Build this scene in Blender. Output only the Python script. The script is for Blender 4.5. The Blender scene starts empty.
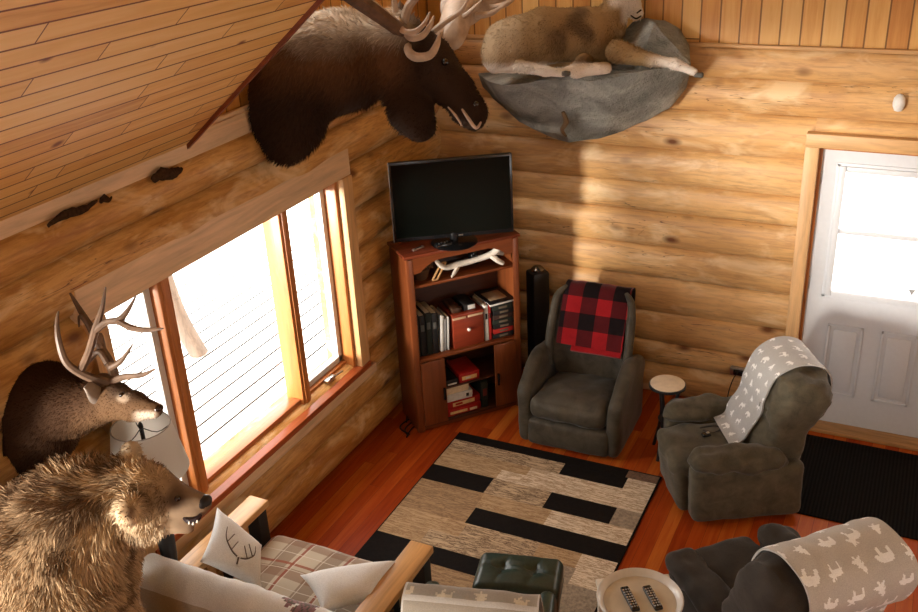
import bpy, bmesh, math, random
import numpy as np
from mathutils import Vector, Matrix, noise
random.seed(7); rs = np.random.RandomState(7)
R = math.radians
scene = bpy.context.scene
C = scene.collection

# ------------------------------------------------------------ camera
CAM = np.array([3.4459, -6.5012, 3.9270]); YAW, PITCH, ROLL, FPX = .4720, .4430, -.0545, 971.07
_F = np.array([-math.sin(YAW)*math.cos(PITCH), math.cos(YAW)*math.cos(PITCH), -math.sin(PITCH)])
_r = np.cross(_F, [0, 0, 1]); _r /= np.linalg.norm(_r); _u = np.cross(_r, _F)
_R = math.cos(ROLL)*_r + math.sin(ROLL)*_u; _U = -math.sin(ROLL)*_r + math.cos(ROLL)*_u
cd = bpy.data.cameras.new('camera'); cam = bpy.data.objects.new('camera', cd); C.objects.link(cam)
cd.sensor_width = 36; cd.lens = FPX*36/918; cd.clip_start = .05; cd.clip_end = 300
m = Matrix.Identity(4)
for i in range(3):
    m[i][0] = _R[i]; m[i][1] = _U[i]; m[i][2] = -_F[i]; m[i][3] = CAM[i]
cam.matrix_world = m
scene.camera = cam

def at(u, v, ax=None, val=None):           # photo pixel -> world point, on a plane ('x','y','z') or at a depth
    d = _F + _R*(u-459)/FPX - _U*(v-306)/FPX
    t = val if ax is None else (val-CAM['xyz'.index(ax)])/d['xyz'.index(ax)]
    return Vector(CAM + t*d)
def atd(u, v, d): return at(u, v, None, d)

# ------------------------------------------------------------ world, light, exposure
w = bpy.data.worlds.new('overcast'); scene.world = w; w.use_nodes = True
bg = w.node_tree.nodes['Background']; bg.inputs[0].default_value = (1, .965, .92, 1); bg.inputs[1].default_value = 4.0
sv = scene.view_settings; sv.view_transform = 'Standard'; sv.look = 'None'; sv.gamma = 1; sv.use_curve_mapping = False
sv.exposure = 0.88
scene.cycles.max_bounces = 8; scene.cycles.diffuse_bounces = 2; scene.cycles.transparent_max_bounces = 12
scene.cycles.caustics_reflective = False; scene.cycles.caustics_refractive = False

def area(name, loc, direction, sx, sy, power=0, portal=False, col=(1, 1, 1)):
    l = bpy.data.lights.new(name, 'AREA'); l.shape = 'RECTANGLE'; l.size = sx; l.size_y = sy
    l.color = col; l.energy = power
    if portal: l.cycles.is_portal = True
    o = bpy.data.objects.new(name, l); C.objects.link(o); o.location = loc
    o.rotation_euler = Vector(direction).to_track_quat('-Z', 'Y').to_euler()
    return o
area('daylight_portal_left', (-.16, -2.5, 1.35), (1, 0, 0), 2.3, 1.4, portal=True)
area('daylight_portal_door', (3.28, .12, 1.48), (0, -1, 0), .6, .9, portal=True)
area('daylight_portal_right', (6.9, -3.5, 1.6), (-1, 0, 0), 1.5, 1.2, portal=True)
area('daylight_portal_left_near', (-.16, -6.4, 1.55), (1, 0, 0), 3.6, 1.7, portal=True)
area('daylight_portal_added_gable', (-.18, -1.55, 4.1), (1, 0, 0), 1.9, 1.2, portal=True)  # portal for the unseen upper opening added to light the alcove
area('daylight_portal_loft', (3.6, -8.95, 3.9), (0, 1, 0), 1.6, 1.5, portal=True)
# low soft winter sun through the picture window
sl = bpy.data.lights.new('winter_sun', 'SUN'); sl.energy = 8; sl.angle = R(15); sl.color = (1, .93, .82)
so = bpy.data.objects.new('winter_sun', sl); C.objects.link(so)
so.rotation_euler = Vector((.38, .925, .0)).to_track_quat('-Z', 'Y').to_euler()

# ------------------------------------------------------------ node helpers
class NT:
    def __init__(s, name, rough=.6, spec=.3):
        s.m = bpy.data.materials.new(name); s.m.use_nodes = True; s.t = s.m.node_tree
        s.b = s.t.nodes['Principled BSDF']; s.b.inputs['Roughness'].default_value = rough
        s.b.inputs['Specular IOR Level'].default_value = spec; s._c = None
    def n(s, typ, **kw):
        x = s.t.nodes.new(typ)
        for k, v in kw.items():
            if hasattr(x, k): setattr(x, k, v)
            else: x.inputs[k].default_value = v
        return x
    def l(s, a, b): s.t.links.new(a, b)
    def co(s, sc=(1, 1, 1), which='Object', rot=(0, 0, 0)):
        tc = s.n('ShaderNodeTexCoord'); mp = s.n('ShaderNodeMapping')
        mp.inputs['Scale'].default_value = sc; mp.inputs['Rotation'].default_value = rot
        s.l(tc.outputs[which], mp.inputs[0]); return mp.outputs[0]
    def noise(s, vec, scale=5, detail=4, rough=.55, dist=0):
        x = s.n('ShaderNodeTexNoise'); s.l(vec, x.inputs['Vector'])
        x.inputs['Scale'].default_value = scale; x.inputs['Detail'].default_value = detail
        x.inputs['Roughness'].default_value = rough; x.inputs['Distortion'].default_value = dist
        return x.outputs['Fac']
    def ramp(s, fac, stops, interp='LINEAR'):
        x = s.n('ShaderNodeValToRGB'); e = x.color_ramp.elements; x.color_ramp.interpolation = interp
        while len(e) < len(stops): e.new(.5)
        for k, (p, c) in enumerate(stops):
            e[k].position = p; e[k].color = (*c, 1) if len(c) == 3 else c
        s.l(fac, x.inputs[0]); return x.outputs[0]
    def mix(s, fac, a, b, mode='MIX'):
        x = s.n('ShaderNodeMix'); x.data_type = 'RGBA'; x.blend_type = mode
        for k, v in ((0, fac), (6, a), (7, b)):
            if isinstance(v, (int, float)): x.inputs[k].default_value = v
            elif isinstance(v, tuple): x.inputs[k].default_value = (*v, 1)
            else: s.l(v, x.inputs[k])
        return x.outputs[2]
    def math(s, op, a, b=0.):
        x = s.n('ShaderNodeMath'); x.operation = op
        for k, v in ((0, a), (1, b)):
            if isinstance(v, (int, float)): x.inputs[k].default_value = v
            else: s.l(v, x.inputs[k])
        return x.outputs[0]
    def bump(s, h, strength=.3, dist=.01):
        x = s.n('ShaderNodeBump'); x.inputs['Strength'].default_value = strength; x.inputs['Distance'].default_value = dist
        s.l(h, x.inputs['Height']); s.l(x.outputs[0], s.b.inputs['Normal'])
    def col(s, c):
        if isinstance(c, tuple): s.b.inputs['Base Color'].default_value = (*c, 1)
        else: s.l(c, s.b.inputs['Base Color'])
        return s

def plain(name, c, rough=.6, spec=.3, metal=0, var=.12, scale=30):
    k = NT(name, rough, spec); k.b.inputs['Metallic'].default_value = metal
    f = k.noise(k.co(), scale, 3)
    k.col(k.ramp(f, [(.3, tuple(x*(1-var) for x in c)), (.7, tuple(min(1, x*(1+var)) for x in c))])); return k.m

def log_mat(name, axis, tint=1.0, pl=.0):
    k = NT(name, .42, .35)
    sc = {'x': (.35, 1, 1), 'y': (1, .35, 1), 'z': (1, 1, .35)}[axis]
    at_ = k.n('ShaderNodeAttribute', attribute_name='rnd')
    tc = k.n('ShaderNodeTexCoord'); sh = k.n('ShaderNodeVectorMath'); sh.operation = 'ADD'
    k.l(tc.outputs['Object'], sh.inputs[0])
    mu = k.n('ShaderNodeVectorMath'); mu.operation = 'SCALE'; k.l(at_.outputs['Vector'], mu.inputs[0]); mu.inputs['Scale'].default_value = 37
    k.l(mu.outputs[0], sh.inputs[1])
    mp = k.n('ShaderNodeMapping'); mp.inputs['Scale'].default_value = sc; k.l(sh.outputs[0], mp.inputs[0]); v = mp.outputs[0]
    big = k.noise(v, 2.6, 5, .6, .8)
    c = k.ramp(big, [(.25, (.44*tint, .18*tint, .04*tint)), (.42, (.62*tint, .31*tint, .085*tint)), (.6, (.76*tint, .43*tint, .15*tint)), (.78, (.84*tint, .54*tint, .24*tint))])
    mp2 = k.n('ShaderNodeMapping'); mp2.inputs['Scale'].default_value = tuple(1.6 if q < 1 else 14 for q in sc); k.l(sh.outputs[0], mp2.inputs[0])
    fine = k.noise(mp2.outputs[0], 3.2, 6, .65, .5)
    c = k.mix(k.ramp(fine, [(.36, (0, 0, 0)), (.56, (1, 1, 1))]), k.mix(.55, c, (.28, .09, .018)), c)
    pale = k.noise(v, 5.5, 4, .65, .6); c = k.mix(k.ramp(pale, [(.52, (0, 0, 0)), (.66, (.75, .75, .75))]), c, (.88, .64, .36))
    c = k.mix(pl, c, (.86, .62, .36))
    # knots
    mp3 = k.n('ShaderNodeMapping'); mp3.inputs['Scale'].default_value = tuple(2.2 if q < 1 else 4.2 for q in sc); k.l(sh.outputs[0], mp3.inputs[0])
    vo = k.n('ShaderNodeTexVoronoi'); k.l(mp3.outputs[0], vo.inputs['Vector']); vo.inputs['Scale'].default_value = 1
    kn = k.ramp(vo.outputs['Distance'], [(.05, (1, 1, 1)), (.17, (0, 0, 0))])
    c = k.mix(kn, c, (.16, .055, .018))
    # long drying checks
    mp4 = k.n('ShaderNodeMapping'); mp4.inputs['Scale'].default_value = tuple(.55 if q < 1 else 9 for q in sc); k.l(sh.outputs[0], mp4.inputs[0])
    ck = k.noise(mp4.outputs[0], 2.2, 2, .5, .4)
    ckm = k.ramp(ck, [(.497, (0, 0, 0)), (.5, (1, 1, 1)), (.503, (0, 0, 0))])
    ckn = k.noise(v, 1.7, 2); ckm2 = k.mix(k.ramp(ckn, [(.5, (0, 0, 0)), (.6, (1, 1, 1))]), (0, 0, 0), ckm)
    c = k.mix(ckm2, c, (.12, .05, .02))
    k.col(c); k.bump(k.math('SUBTRACT', k.math('MULTIPLY', fine, .35), ckm2), .35, .012); return k.m

def board_mat(name, axes, bw, bl, cols, rough=.38, groove=.5, spec=.4, gsize=.006, coat=0, knots=True, gcol=(.10, .035, .01)):
    """planks: axes = (length axis, width axis) out of 'xyz'"""
    k = NT(name, rough, spec)
    tc = k.n('ShaderNodeTexCoord'); sp = k.n('ShaderNodeSeparateXYZ'); cb = k.n('ShaderNodeCombineXYZ'); k.l(tc.outputs['Object'], sp.inputs[0])
    k.l(sp.outputs['XYZ'.index(axes[0].upper())], cb.inputs[0]); k.l(sp.outputs['XYZ'.index(axes[1].upper())], cb.inputs[1])
    # per-row shift of the butt joints
    row = k.math('FLOOR', k.math('DIVIDE', sp.outputs['XYZ'.index(axes[1].upper())], bw))
    wn = k.n('ShaderNodeTexWhiteNoise'); wn.noise_dimensions = '1D'; k.l(row, wn.inputs['W'])
    xs = k.math('ADD', sp.outputs['XYZ'.index(axes[0].upper())], k.math('MULTIPLY', wn.outputs['Value'], bl))
    cell = k.math('FLOOR', k.math('DIVIDE', xs, bl))
    wn2 = k.n('ShaderNodeTexWhiteNoise'); wn2.noise_dimensions = '2D'; c2 = k.n('ShaderNodeCombineXYZ'); k.l(cell, c2.inputs[0]); k.l(row, c2.inputs[1]); k.l(c2.outputs[0], wn2.inputs['Vector'])
    rnd = wn2.outputs['Value']
    v3 = k.n('ShaderNodeCombineXYZ'); k.l(k.math('MULTIPLY', xs, 1.), v3.inputs[0]); k.l(k.math('MULTIPLY', sp.outputs['XYZ'.index(axes[1].upper())], 14), v3.inputs[1]); k.l(k.math('MULTIPLY', rnd, 50), v3.inputs[2])
    g = k.noise(v3.outputs[0], 2.2, 6, .62, .6)
    g = k.math('ADD', k.math('MULTIPLY', g, .62), k.math('MULTIPLY', rnd, .38))
    c = k.ramp(g, [(.2, cols[0]), (.45, cols[1]), (.62, cols[2]), (.85, cols[3])])
    if knots:
        v4 = k.n('ShaderNodeCombineXYZ'); k.l(k.math('MULTIPLY', xs, 3.2), v4.inputs[0]); k.l(k.math('MULTIPLY', sp.outputs['XYZ'.index(axes[1].upper())], 5.5), v4.inputs[1]); k.l(k.math('MULTIPLY', rnd, 9), v4.inputs[2])
        vo = k.n('ShaderNodeTexVoronoi'); k.l(v4.outputs[0], vo.inputs['Vector']); vo.inputs['Scale'].default_value = 1
        c = k.mix(k.ramp(vo.outputs['Distance'], [(.05, (1, 1, 1)), (.12, (0, 0, 0))]), c, (.20, .06, .015))
    fr = k.math('FRACT', k.math('DIVIDE', sp.outputs['XYZ'.index(axes[1].upper())], bw))
    ed = k.math('MINIMUM', fr, k.math('SUBTRACT', 1., fr))
    fx = k.math('FRACT', k.math('DIVIDE', xs, bl)); ex = k.math('MINIMUM', fx, k.math('SUBTRACT', 1., fx))
    gm = k.math('MAXIMUM', k.math('LESS_THAN', k.math('MULTIPLY', ed, bw), gsize/2), k.math('LESS_THAN', k.math('MULTIPLY', ex, bl), gsize*.4))
    c = k.mix(k.math('MULTIPLY', gm, groove), c, gcol)
    k.col(c); k.bump(k.math('SUBTRACT', k.math('MULTIPLY', g, .15), gm), .4, .006)
    if coat: k.b.inputs['Coat Weight'].default_value = coat; k.b.inputs['Coat Roughness'].default_value = .18
    return k.m

def wood(name, c, axis='x', rough=.4, var=.35, spec=.4):
    k = NT(name, rough, spec); sc = {'x': (1, 12, 12), 'y': (12, 1, 12), 'z': (12, 12, 1)}[axis]
    f = k.noise(k.co(sc), 2.5, 5, .6, .6)
    k.col(k.ramp(f, [(.3, tuple(x*(1-var) for x in c)), (.55, c), (.75, tuple(min(1, x*(1+var*.7)) for x in c))])); k.bump(f, .1, .004); return k.m

def fabric(name, c, var=.25, rough=.85, sheen=.35, scale=14, fine=220):
    k = NT(name, rough, .15); a = k.noise(k.co(), scale, 5, .6, .5); b = k.noise(k.co(), fine, 2)
    cc = k.ramp(a, [(.3, tuple(x*(1-var) for x in c)), (.7, tuple(min(1, x*(1+var)) for x in c))])
    k.col(k.mix(.25, cc, k.ramp(b, [(.3, tuple(x*.5 for x in c)), (.7, tuple(min(1, x*1.5) for x in c))])))
    k.b.inputs['Sheen Weight'].default_value = sheen; k.b.inputs['Sheen Roughness'].default_value = .4
    k.bump(k.math('ADD', a, k.math('MULTIPLY', b, .3)), .35, .008); return k.m

def vcol(name, rough=.8, sheen=.2, attr='Col', spec=.15):
    k = NT(name, rough, spec); a = k.n('ShaderNodeAttribute', attribute_name=attr); k.l(a.outputs['Color'], k.b.inputs['Base Color'])
    k.b.inputs['Sheen Weight'].default_value = sheen; return k.m

M = {}
M['log_x'] = log_mat('peeled_log_x', 'x', 1, .22); M['log_y'] = log_mat('peeled_log_y', 'y', .93)
pine = [(.52, .20, .045), (.68, .33, .09), (.78, .44, .14), (.84, .54, .21)]
M['ceil'] = board_mat('pine_ceiling_boards', 'yx', .078, 1.0, [(.50, .21, .045), (.72, .40, .12), (.80, .50, .18), (.86, .60, .27)], rough=.5, spec=.2, gsize=.007, groove=.95, gcol=(.13, .03, .006))
M['tg_x'] = board_mat('pine_vertical_boards_x', 'zx', .125, 2.6, pine, gsize=.010, groove=.8)
M['tg_y'] = board_mat('pine_vertical_boards_y', 'zy', .125, 2.6, pine, gsize=.010, groove=.8)
M['floor'] = board_mat('red_fir_floor', 'yx', .085, 1.9, [(.24, .026, .003), (.38, .058, .007), (.48, .10, .013), (.60, .19, .03)], rough=.4, gsize=.003, groove=.6, coat=0, spec=.14, knots=False, gcol=(.07, .015, .005))
M['trim'] = wood('pale_pine_trim', (.80, .55, .34), 'y', .45, .22); M['trimx'] = wood('pine_trim_x', (.66, .38, .16), 'x', .45, .25); M['trimz'] = wood('pine_trim_z', (.68, .40, .18), 'z', .45, .25)
M['frame'] = wood('orange_window_wood', (.48, .17, .045), 'z', .35, .3); M['framey'] = wood('orange_window_wood_y', (.46, .15, .04), 'y', .35, .3)
M['sash'] = plain('white_sash', (.62, .62, .60), .4, .4, var=.04)
M['sill'] = wood('red_stained_sill', (.40, .09, .025), 'y', .3, .3)
M['white'] = plain('white_door_paint', (.68, .70, .74), .38, .4, var=.02)
M['snow'] = plain('snow', (.88, .90, .92), .8, .2, var=.03, scale=2)
M['deckgap'] = plain('deck_gap_shade', (.035, .034, .033), .9, .05)  # dark colour standing in for the shade between deck boards
M['red_trim'] = wood('dark_red_trim', (.20, .045, .015), 'x', .4, .3)
M['threshold'] = wood('oak_threshold', (.48, .26, .10), 'x', .4, .4)
M['black'] = plain('black_paint', (.012, .011, .011), .5, .4); M['blackg'] = plain('gloss_black_plastic', (.008, .008, .009), .22, .5)
M['iron'] = plain('dark_iron', (.02, .02, .02), .45, .5, .5); M['steel'] = plain('brushed_steel', (.55, .53, .50), .3, .5, 1)
k = NT('window_glass'); k.t.nodes.remove(k.b); tr = k.n('ShaderNodeBsdfTransparent'); gl = k.n('ShaderNodeBsdfGlossy'); gl.inputs['Roughness'].default_value = .02
mx = k.n('ShaderNodeMixShader'); mx.inputs[0].default_value = .05; k.l(tr.outputs[0], mx.inputs[1]); k.l(gl.outputs[0], mx.inputs[2]); k.l(mx.outputs[0], k.t.nodes['Material Output'].inputs[0]); M['glass'] = k.m

# ------------------------------------------------------------ mesh helpers
def link(name, me, mats, parent=None):
    o = bpy.data.objects.new(name, me); C.objects.link(o)
    for q in (mats if isinstance(mats, (list, tuple)) else [mats]): me.materials.append(q)
    if parent is not None: o.parent = parent
    return o
def obj(name, bm, mats, parent=None, smooth=True, angle=40):
    me = bpy.data.meshes.new(name); bmesh.ops.recalc_face_normals(bm, faces=bm.faces)
    bm.to_mesh(me); bm.free()
    if smooth:
        for p in me.polygons: p.use_smooth = True
        try: me.set_sharp_from_angle(angle=R(angle))
        except Exception: pass
    return link(name, me, mats, parent)
def tag(o, label, cat, group=None, kind=None):
    o['label'] = label; o['category'] = cat
    if group: o['group'] = group
    if kind: o['kind'] = kind
    return o
def thing(name, label, cat, loc=(0, 0, 0), rz=0, group=None, rot=None):
    o = bpy.data.objects.new(name, None); C.objects.link(o); o.location = loc; o.rotation_euler = rot if rot else (0, 0, rz)
    o.empty_display_size = .1
    return tag(o, label, cat, group)
def struct(name, bm, mats, parent=None, **kw):
    o = obj(name, bm, mats, parent, **kw)
    if parent is None: o['kind'] = 'structure'
    return o
def B(): return bmesh.new()
def box(bm, a, b, bev=0, mat=None, mi=0, seg=2):
    a = Vector(a); b = Vector(b); c = (a+b)/2; s = b-a
    r = bmesh.ops.create_cube(bm, size=1); vs = r['verts']
    for v in vs: v.co = Vector((v.co.x*s.x, v.co.y*s.y, v.co.z*s.z))
    fs = list({f for v in vs for f in v.link_faces})
    if bev > 0:
        es = list({e for v in vs for e in v.link_edges})
        rr = bmesh.ops.bevel(bm, geom=es, offset=bev, segments=seg, affect='EDGES', profile=.5)
        vs = list({v for v in rr['verts']} | {v for v in vs if v.is_valid}); fs = list({f for v in vs for f in v.link_faces})
    for v in vs:
        v.co = v.co + c
        if mat is not None: v.co = mat @ v.co
    for f in fs: f.material_index = mi
    return vs
def loft(bm, rings, cap=True, mi=0, closed=True):
    vr = [[bm.verts.new(p) for p in r] for r in rings]; n = len(vr[0])
    for i in range(len(vr)-1):
        for j in range(n if closed else n-1):
            f = bm.faces.new((vr[i][j], vr[i][(j+1) % n], vr[i+1][(j+1) % n], vr[i+1][j])); f.material_index = mi
    if cap and closed:
        for r in (vr[0][::-1], vr[-1]):
            try: f = bm.faces.new(r); f.material_index = mi
            except Exception: pass
    return vr
def catmull(pts, n=6, closed=False):
    P = [Vector(p) for p in pts]; out = []; N = len(P)
    for i in range(N if closed else N-1):
        if closed: a, b, c, d = P[(i-1) % N], P[i], P[(i+1) % N], P[(i+2) % N]
        else: a, b, c, d = P[max(i-1, 0)], P[i], P[i+1], P[min(i+2, N-1)]
        for k in range(n):
            t = k/n; out.append(.5*((2*b)+(c-a)*t+(2*a-5*b+4*c-d)*t*t+(3*b-a-3*c+d)*t**3))
    if not closed: out.append(P[-1])
    return out
def tube(bm, pts, radii, n=8, sm=5, mi=0, flat=1):
    pts = [Vector((*p, r)) if False else (Vector(p), r) for p, r in zip(pts, radii if isinstance(radii, (list, tuple)) else [radii]*len(pts))]
    P = catmull([p for p, _ in pts], sm) if sm > 1 and len(pts) > 2 else [p for p, _ in pts]
    rr = [r for _, r in pts]; k = (len(P)-1)/(len(rr)-1)
    rings = []; up = Vector((.13, .2, 1)).normalized()
    for i, p in enumerate(P):
        d = (P[min(i+1, len(P)-1)]-P[max(i-1, 0)]).normalized()
        s = d.cross(up)
        if s.length < 1e-3: s = d.cross(Vector((1, 0, 0)))
        s.normalize(); t = s.cross(d); up = t
        q = i/k; a = min(int(q), len(rr)-2); r = rr[a]+(rr[a+1]-rr[a])*(q-a)
        rings.append([p+(s*math.cos(x)+t*math.sin(x)*flat)*r for x in [2*math.pi*j/n for j in range(n)]])
    loft(bm, rings, True, mi)
def lathe(bm, prof, n=24, c=(0, 0, 0), mi=0, cap=True):
    c = Vector(c)
    loft(bm, [[c+Vector((r*math.cos(2*math.pi*j/n), r*math.sin(2*math.pi*j/n), z)) for j in range(n)] for r, z in prof], cap, mi)
def sbox(bm, c, s, r, n=10, bulge=(0, 0, 0), wr=0, wf=9, fn=None, mi=0, seed=0):
    """soft rounded box: centre c, size s, corner radius r; bulge per axis; wr wrinkle"""
    c = Vector(c); h = Vector(s)/2; r = min(r, *h); vs = {}
    def P(x, y, z):
        q = Vector((x*h.x, y*h.y, z*h.z)); inn = Vector([max(-(h[i]-r), min(h[i]-r, q[i])) for i in range(3)])
        d = q-inn; o = inn+(d.normalized()*r if d.length > 1e-6 else d)
        nn = d.normalized() if d.length > 1e-6 else Vector((0, 0, 1))
        o += Vector((bulge[0]*x*(1-y*y)*(1-z*z), bulge[1]*y*(1-x*x)*(1-z*z), bulge[2]*z*(1-x*x)*(1-y*y)))
        if wr: o += nn*wr*noise.noise((o+c)*wf+Vector((seed*7.3, 0, 0)))
        o += c
        return fn(o) if fn else o
    for ax in range(3):
        for sg in (-1, 1):
            g = []
            for i in range(n+1):
                rw = []
                for j in range(n+1):
                    a = -1+2*i/n; b = -1+2*j/n
                    a = math.sin(a*math.pi/2)*.5+a*.5; b = math.sin(b*math.pi/2)*.5+b*.5
                    p = [0, 0, 0]; p[ax] = sg; p[(ax+1) % 3] = a; p[(ax+2) % 3] = b
                    key = tuple(round(x, 5) for x in p)
                    if key not in vs: vs[key] = bm.verts.new(P(*p))
                    rw.append(vs[key])
                g.append(rw)
            for i in range(n):
                for j in range(n):
                    q = (g[i][j], g[i+1][j], g[i+1][j+1], g[i][j+1])
                    f = bm.faces.new(q if sg > 0 else q[::-1]); f.material_index = mi
def prism(bm, poly, ext, mi=0):
    poly = [Vector(p) for p in poly]; ext = Vector(ext)
    loft(bm, [poly, [p+ext for p in poly]], True, mi)

# ------------------------------------------------------------ room shell
def logs(rows, axis, off, thick=.15, seed=0, bulge=.075, ex=.8):
    """rows: (z0, z1, lo, hi) logs along axis 'x' or 'y', inner surface near coordinate 0 of the other axis"""
    bm = B(); lay = bm.verts.layers.float_vector.new('rnd')
    for i, (z0, z1, lo, hi) in enumerate(rows):
        rd = ((i*37+seed*11) % 17)/17.; n = max(2, int((hi-lo)/.08)); rings = []; zc = (z0+z1)/2; h = (z1-z0)/2+.012
        for k in range(n+1):
            t = lo+(hi-lo)*k/n; ring = []
            ph = seed+i*3.1
            for j in range(20):
                a = 2*math.pi*j/20
                q = Vector((t*1.1, math.cos(a)*.6+ph, math.sin(a)*.6))
                rr = 1+.05*noise.noise(q*1.0)+.035*noise.noise(q*3.3)
                d = math.copysign(abs(math.cos(a))**ex, math.cos(a))*thick*rr; z = math.sin(a)*h*rr + .012*noise.noise(Vector((t*.6, ph*2, 0)))
                p = max(-.12, bulge-thick+d)
                ring.append(Vector((p, t, zc+z)) if axis == 'y' else Vector((t, -p, zc+z)))
            rings.append(ring)
        vr = loft(bm, rings)
        for r in vr:
            for v in r: v[lay] = (rd, rd*.7, rd*.3)
    return bm

# left wall: window opening y -3.56..-1.45, z .66..2.02
WY0, WY1, WZ0, WZ1 = -3.58, -1.44, .64, 2.03
HT = 2.67
lz = [0, .27, .50, .64]; rows = [(lz[i], lz[i+1], -9, 0) for i in range(2)]
rows += [(.50, .66, -9, 0)]
for z0, z1 in ((.66, .93), (.93, 1.2), (1.2, 1.45), (1.45, 1.72), (1.72, 2.05)):
    rows += [(z0, z1, WY1, .0), (z0, z1, -4.6, WY0), (z0, z1, -9, -8.2)]
rows += [(2.05, 2.33, -4.6, 0), (2.05, 2.33, -9, -8.2), (2.33, 2.56, -9, 0)]
struct('wall_left', logs(rows, 'y', 0, seed=3), M['log_y'])
bm = B()
for a, b in (((-.22, -9, 0), (-.12, 0.2, WZ0)), ((-.22, -4.6, WZ1), (-.12, .2, HT)), ((-.22, -9, 2.4), (-.12, -4.6, HT)), ((-.22, -9, WZ0), (-.12, -8.2, 2.4)), ((-.22, -4.6, WZ0), (-.12, WY0, WZ1)), ((-.22, WY1, WZ0), (-.12, .2, WZ1))): box(bm, a, b)
struct('wall_left_light_backing', bm, M['log_y'])  # slabs added behind the logs to block light
DX0, DX1, DZ1 = 2.80, 3.78, 2.06
bz = [0, .26, .44, .69, .97, 1.22, 1.48, 1.69, 1.95, 2.23, 2.46, 2.66]
rows = []
for z0, z1 in zip(bz, bz[1:]):
    if z0 < 2.0: rows += [(z0, z1, -.1, DX0), (z0, z1, DX1, 7)]
    else: rows += [(z0, z1, -.1, 7)]
rows += [(2.12, 2.235, DX0-.02, DX1+.02)]
struct('wall_back', logs(rows, 'x', 0, seed=5, bulge=.045, ex=.42, thick=.13), M['log_x'])
bm = B()
for a, b in (((-.2, .1, 0), (DX0, .2, HT)), ((DX1, .1, 0), (7.1, .2, HT)), ((DX0, .1, DZ1), (DX1, .2, HT))): box(bm, a, b)
struct('wall_back_light_backing', bm, M['log_x'])  # slabs added behind the back logs to keep light out
# upper walls of vertical tongue and groove
SL = .815; RX = 3.6; RZ = 2.58+RX*SL
bm = B(); prism(bm, [(-.25, .0, HT), (7.25, .0, HT), (7.25, .0, 6), (-.25, 0, 6)], (0, .15, 0)); struct('wall_back_upper', bm, M['tg_x'], smooth=False)
bm = B()
for a, b in (((-.16, -9, HT), (-.01, .1, 3.5)), ((-.16, -9, 4.7), (-.01, .1, 6)), ((-.16, -9, 3.5), (-.01, -2.5, 4.7)), ((-.16, -.6, 3.5), (-.01, .1, 4.7))): box(bm, a, b)  # unseen high opening added to light the moose and ledge from above
struct('wall_left_upper', bm, M['tg_y'], smooth=False)
bm = B(); box(bm, (.0, -.035, HT-.012), (7, .0, HT+.012), .004); struct('trim_1', bm, M['trimx'])
bm = B(); box(bm, (0, -2.8, HT-.012), (.03, -.035, HT+.012), .004); struct('trim_2', bm, M['trim'])
# floor
bm = B(); box(bm, (-.2, -9.2, -.12), (7.1, .2, 0)); struct('floor', bm, M['floor'], smooth=False)
# low sloped ceiling on the left, ending at y=-2.79; higher ceiling beyond
CY = -2.79
def roofpt(x, y, dz=0): return Vector((x, y, 2.58+x*SL+dz))
bm = B(); prism(bm, [roofpt(-.2, CY), roofpt(RX, CY), roofpt(RX, -9.1), roofpt(-.2, -9.1)], (0, 0, .12)); struct('ceiling', bm, M['ceil'], smooth=False)
bm = B(); prism(bm, [roofpt(RX, .1), roofpt(RX, -9.1), Vector((7.2, -9.1, 2.6)), Vector((7.2, .1, 2.6))], (0, 0, .12)); struct('ceiling_right_slope', bm, M['ceil'], smooth=False)
bm = B(); prism(bm, [Vector((-.2, CY, RZ)), Vector((RX, CY, RZ)), Vector((RX, .15, RZ)), Vector((-.2, .15, RZ))], (0, 0, .12)); struct('ceiling_alcove', bm, M['ceil'], smooth=False)
bm = B(); prism(bm, [roofpt(-.2, CY-.001, .1), roofpt(RX, CY-.001, .1), Vector((-.2, CY-.001, RZ+.1))], (0, -.05, 0)); struct('gable_light_block', bm, M['tg_x'], smooth=False)  # unseen panel added above the ceiling end to block light
bm = B(); d = Vector((1, 0, SL)).normalized()
prism(bm, [roofpt(-.02, CY+.001, -.025), roofpt(RX, CY+.001, -.025), roofpt(RX, CY+.001, .12), roofpt(-.02, CY+.001, .12)], (0, .02, 0)); struct('trim_3', bm, M['red_trim'], smooth=False)
# pale eave board at the top of the left log wall
bm = B(); box(bm, (-.1, -9, 2.54), (.045, -.02, 2.66), .004); struct('trim_4', bm, M['trim'])
# right wall with big window, rear wall with loft window (both out of the picture)
bm = B()
for a, b in (((6.95, -9, 0), (7.1, .2, 1.0)), ((6.95, -9, 2.2), (7.1, .2, 3.2)), ((6.95, -9, 1), (7.1, -4.3, 2.2)), ((6.95, -2.7, 1), (7.1, .2, 2.2))): box(bm, a, b)
struct('wall_right', bm, M['tg_y'], smooth=False)
bm = B()
for a, b in (((-.2, -9.15, 0), (7.1, -9, 3.1)), ((-.2, -9.15, 4.65), (7.1, -9, 6)), ((-.2, -9.15, 3.1), (2.8, -9, 4.7)), ((4.4, -9.15, 3.1), (7.1, -9, 4.7))): box(bm, a, b)
struct('wall_front', bm, M['tg_x'], smooth=False)

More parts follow.
